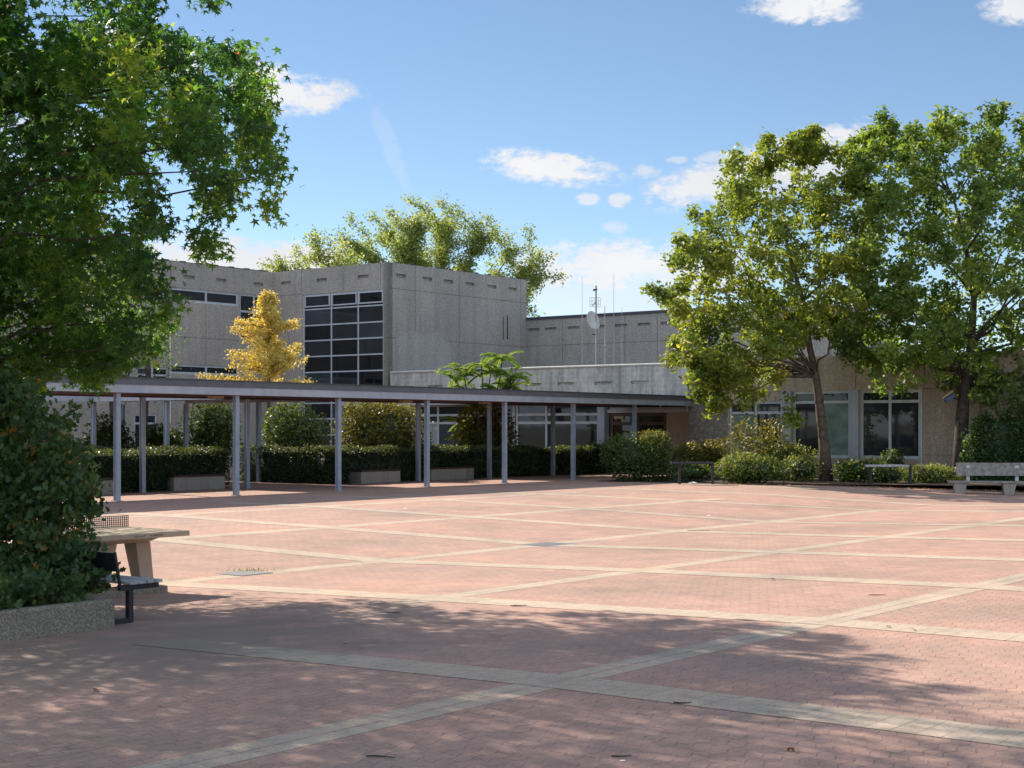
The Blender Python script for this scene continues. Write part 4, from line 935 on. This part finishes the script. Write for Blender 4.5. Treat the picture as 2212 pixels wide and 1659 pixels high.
for a0 in (-.98, -.93, -.88, -.83, -.70, -.65, -.61, -.56, -.52):
    gr = MB()
    stroke(a0, TZ - .04, a0 + .035, TZ - .038, .003)
    for _ in range(3): stroke(a0 + rng.uniform(0, .03), TZ - .055 + rng.uniform(0, .01), a0 + rng.uniform(0, .04), TZ - .02 - rng.uniform(0, .01), .003)
    gr.build('graffiti', M['graf'], tt_)

# ------------------------------------------------------------------ grey bench at the right
rb0 = on_ground(2062, 1066); D1 = -B * .92 + A * .08; D1 = np.array([.985, -.17]); D1 /= np.linalg.norm(D1); D2 = np.array([-D1[1], D1[0]])
rb = thing('park_bench', 'weathered grey plank bench with back on concrete feet at the right edge', 'bench', rb0); kx = rb0[1] / FPX
o_ = rb0[:2]; z_ = rb0[2]; u = kx
MB().box(o_, D1, D2, (-12 * u, 146 * u), (-.02, .46), z_ + 22 * u, z_ + 27 * u).build('seat', M['benchw'], rb, .01)
q = [(*(o_ + D1 * a_ + D2 * b_), zz) for zz, b0, b1 in ((z_ + 38 * u, .40, .45), (z_ + 66 * u, .50, .55)) for a_, b_ in ((6 * u, b0), (172 * u, b0), (172 * u, b1), (6 * u, b1))]
MB().hexa(q).build('backrest', M['benchw'], rb, .008)
for a0 in (2, 104):
    f = MB(); q = [(*(o_ + D1 * (a0 * u + a_) + D2 * b_), z_ - .05) for a_, b_ in ((0, 0), (.32, 0), (.32, .5), (0, .5))] + [(*(o_ + D1 * (a0 * u + a_) + D2 * b_), z_ + 21.6 * u) for a_, b_ in ((-.05, -.0), (.4, -.0), (.4, .5), (-.05, .5))]
    f.hexa(q).build('foot', M['block'], rb, .02)
    MB().box(o_ + D1 * (a0 + 26) * u, D1, D2, (0, .12), (.46, .5), z_ + 20 * u, z_ + 60 * u).build('back_support', M['white'], rb)
# ------------------------------------------------------------------ rails in the shrub bed
def rail(x0, x1, yt, yb, xp, mat, label):
    p = on_ground((x0 + x1) / 2, yb); u = p[1] / FPX
    t = thing('plank_rail', label, 'rail', p, 'plank rails in the shrub bed')
    L = (x1 - x0) / 2 * u; zt_ = CAMZ + (HY - yt) * u
    MB().box(p, (1, 0), (0, 1), (-L, L), (-.2, .2), zt_ - .08, zt_).build('plank', mat, t, .01)
    for xx in xp: MB().box((p[0] + (xx - (x0 + x1) / 2) * u, p[1]), (1, 0), (0, 1), (-.05, .05), (-.05, .05), -.05, zt_ - (.082 if xx < x1 else -.01)).build('post', M['black'], t)
rail(1449, 1541, 998, 1046, (1468, 1539), M['black'], 'black plank rail on a post between yellow green shrubs, near the walkway end')
rail(1870, 1962, 1004, 1051, (1880, 1966), M['slat'], 'pale grey plank rail on dark posts below the clipped ball bush')
# planting bed
bedp = [on_ground(x, y) for x, y in ((1287, 1040), (1450, 1043.5), (1560, 1046), (1760, 1049), (1900, 1053), (2050, 1058), (2330, 1066))]
bv_ = [(p[0], p[1], .012) for p in bedp]; back = [PF.p(PF.s_of(x), .012, .02) for x in (2400, 2000, 1700, 1500)]
bd = MB().poly(bv_ + [tuple(p) for p in back]).build('planting_bed', M['soil']); structure(bd)
# leaf litter along the bed edge
C = []
for a_, b_ in zip(bedp[2:-1], bedp[3:]):
    for _ in range(260):
        t = rng.random(); p = a_ + (b_ - a_) * t + np.array([0, rng.normal() * .3 - .02, .025]); C.append(p)
o = leaf_cloud('leaf_litter', C, .05, QUAD, 'dead', None, rng.random(len(C)), 1.2, loc=bedp[3]); o['kind'] = 'stuff'; o['label'] = 'dry brown leaves lying along the edge of the shrub bed'
# ------------------------------------------------------------------ small things on the paving
def cover(x, y, wu, wv, mat, label):
    p = on_ground(x, y); t = MB().box(p, A, B, (-wu, wu), (-wv, wv), p[2] + .002, p[2] + .012).build('drain_cover', M[mat], None, .004, loc=(p[0], p[1], p[2])); tag(t, label, 'drain cover', 'drain covers in the paving')
cover(1190, 1177, .45, .45, 'iron', 'dark iron drain cover at a crossing of the pale bands')
cover(526, 1239, .34, .34, 'drainc', 'grey drain cover edged with grass near the table tennis table')
wp = on_ground(530, 1233); C = []; TTt = []
gm = MB()
for _ in range(45):
    p = wp + np.array([rng.normal() * .2 + .0, rng.normal() * .05, 0]); hgt = rng.uniform(.02, .09); dx, dy = rng.normal(size=2) * .05
    gm.poly([p + [-.006, 0, 0], p + [.006, 0, 0], p + [dx, dy, hgt]])
o = gm.build('weeds', M['shrub'], None, loc=wp); a_ = o.data.attributes.new('tint', 'FLOAT', 'FACE'); a_.data.foreach_set('value', rng.random(len(gm.f)).astype(np.float32))
o['kind'] = 'stuff'; o['label'] = 'tufts of weedy grass growing beside the grey drain cover'
def twig(x, y, L, ang, label):
    p = on_ground(x, y); d = np.array([math.cos(ang), math.sin(ang), 0]); mb = MB()
    mb.tube([p + d * L * (t - .5) + np.array([0, rng.normal() * .01, .012]) for t in (0, .3, .65, 1)], [.005, .006, .005, .003], 5); o = mb.build('twig', M['bark_dark'], None, loc=p)
    tag(o, label, 'twig', 'twigs lying on the plaza')
twig(823, 1638, .20, -.3, 'dark twig on red paving close to the bottom edge, left of the others')
twig(1342, 1637, .13, .1, 'short brown twig near the bottom edge, right of the white leaf')
twig(850, 1326, .16, .1, 'little stick lying at the far left of the tree shadow')
twig(1120, 1310, .22, .2, 'thin stick at the sunny rim of the tree shadow')
twig(1475, 1521, .14, 0, 'dark stick below the wide crossing of bands in the tree shade')
twig(1895, 1287, .22, .1, 'stick in the sunny paving at the right, above the long shadow')
twig(1510, 1147, .55, .15, 'long thin branch lying between two pale bands far right of the iron cover')
def leaf1(x, y, mat, label, sz=.06):
    p = on_ground(x, y); o = leaf_cloud('fallen_leaf', [p + [0, 0, .02]], sz, STAR, mat, None, [.75], 1.5, loc=p); tag(o, label, 'leaf', 'fallen leaves on the plaza')
leaf1(1008, 1537, 'dead', 'orange brown leaf just below the pale band in the shade')
leaf1(206, 1494, 'dead', 'dark curled leaf on the shaded paving at the lower left')
leaf1(1918, 1356, 'dead', 'dry leaf lying on the pale band at the right')
leaf1(1975, 1363, 'dead', 'second dry leaf next to the pale band, rightmost on it')
leaf1(1707, 1623, 'dead', 'blackish leaf near the bottom edge at the right')
leaf1(1670, 1253, 'dead', 'small brown leaf in the sunny red field right of the centre')
leaf1(745, 1390, 'dead', 'faded leaf in the middle of the tree shade')
def scrap(x, y, w, label):
    p = on_ground(x, y); mb = MB(); q = [p + [-w, -w * .6, .006], p + [w * .8, -w * .7, .005 + .12 * w], p + [w, w * .7, .008], p + [0, w * .3, .005 + .3 * w], p + [-w * .9, w * .5, .005 + .1 * w]]
    o = mb.poly(q).build('paper_scrap', M['paper'], None, loc=p); tag(o, label, 'litter', 'scraps of white litter')
scrap(1497, 1044, .2, 'crumpled white paper lying at the edge of the shrub bed')
scrap(876, 1099, .06, 'white scrap on the sunny far paving left of the iron cover')
scrap(1532, 1114, .06, 'white scrap on the far paving right of the iron cover')
scrap(1345, 1645, .018, 'pale curled leaf like scrap at the very bottom edge')
# ------------------------------------------------------------------ aerials on the annex roof
Ya = 79.; 
def ap(x, y, Y=Ya): return at(x, y, Y)
am = thing('antenna_mast', 'tall steel mast on the annex roof carrying a dish and a small grid aerial', 'antenna', ap(1287.5, 790))
mm_ = MB(); mm_.tube([ap(1287.5, 795), ap(1287.5, 617)], .045, 8); mm_.build('mast', M['steel'], am)
gr_ = MB()
for i in range(6): x = 1274 + i * 4.6; gr_.tube([ap(x, 643), ap(x, 663)], .008, 4)
for y in (643, 650, 657, 663): gr_.tube([ap(1274, y), ap(1297, y)], .008, 4)
gr_.tube([ap(1287.5, 652), ap(1279, 660, Ya - .6)], .03, 5); gr_.build('grid_aerial', M['steel'], am)
br_ = MB(); br_.tube([ap(1281, 627), ap(1290, 625)], .05, 6); br_.tube([ap(1279, 722), ap(1290, 722)], .03, 5); br_.build('bracket', M['black'], am)
dm = MB(); ctr = ap(1279, 693, Ya - .25); ax_ = np.array([.66, -.68, .28]); ax_ /= np.linalg.norm(ax_); uu = np.cross(ax_, [0, 0, 1.]); uu /= np.linalg.norm(uu); ww = np.cross(uu, ax_)
n0 = 0
for i in range(6):
    r = .5 * i / 5 
    for k in range(24):
        a = 2 * math.pi * k / 24; dm.v.append(tuple(ctr + ax_ * (.9 * r * r - .12) + (uu * math.cos(a) * .92 + ww * math.sin(a)) * r))
for i in range(5):
    for k in range(24): dm.f.append((i * 24 + k, i * 24 + (k + 1) % 24, (i + 1) * 24 + (k + 1) % 24, (i + 1) * 24 + k))
dsh = dm.build('dish', M['dish'], am, smooth=True); sol = dsh.modifiers.new('thick', 'SOLIDIFY'); sol.thickness = .02
fa = MB(); fa.tube([ctr - ww * .5 + ax_ * .1, ctr + ax_ * .55 - ww * .15], .018, 5); fa.build('feed_arm', M['steel'], am)
def whip(x, y0, y1, r, label):
    t = thing('whip_antenna', label, 'antenna', ap(x, y1), 'rods and whips on the annex roof'); MB().tube([ap(x, y1), ap(x, (y0 + y1) / 2 + 5), ap(x, y0)], [r, r * .7, r * .4], 6).build('rod', M['steel'], t)
    MB().tube([ap(x, (y0 * .35 + y1 * .65)), ap(x, (y0 * .35 + y1 * .65) + 3)], r * 2.0, 6).build('clamp', M['steel'], t)
whip(1257.5, 597, 790, .02, 'thin tall whip aerial left of the dish')
whip(1326, 590, 790, .02, 'thin tall whip aerial right of the dish mast')
whip(1306.5, 661, 790, .045, 'thick short steel pole standing between the dish mast and the right whip')
whip(1343.5, 664, 790, .018, 'shortest thin rod at the right end of the aerials')
sc.render.film_transparent = False
sc.cycles.max_bounces = 6
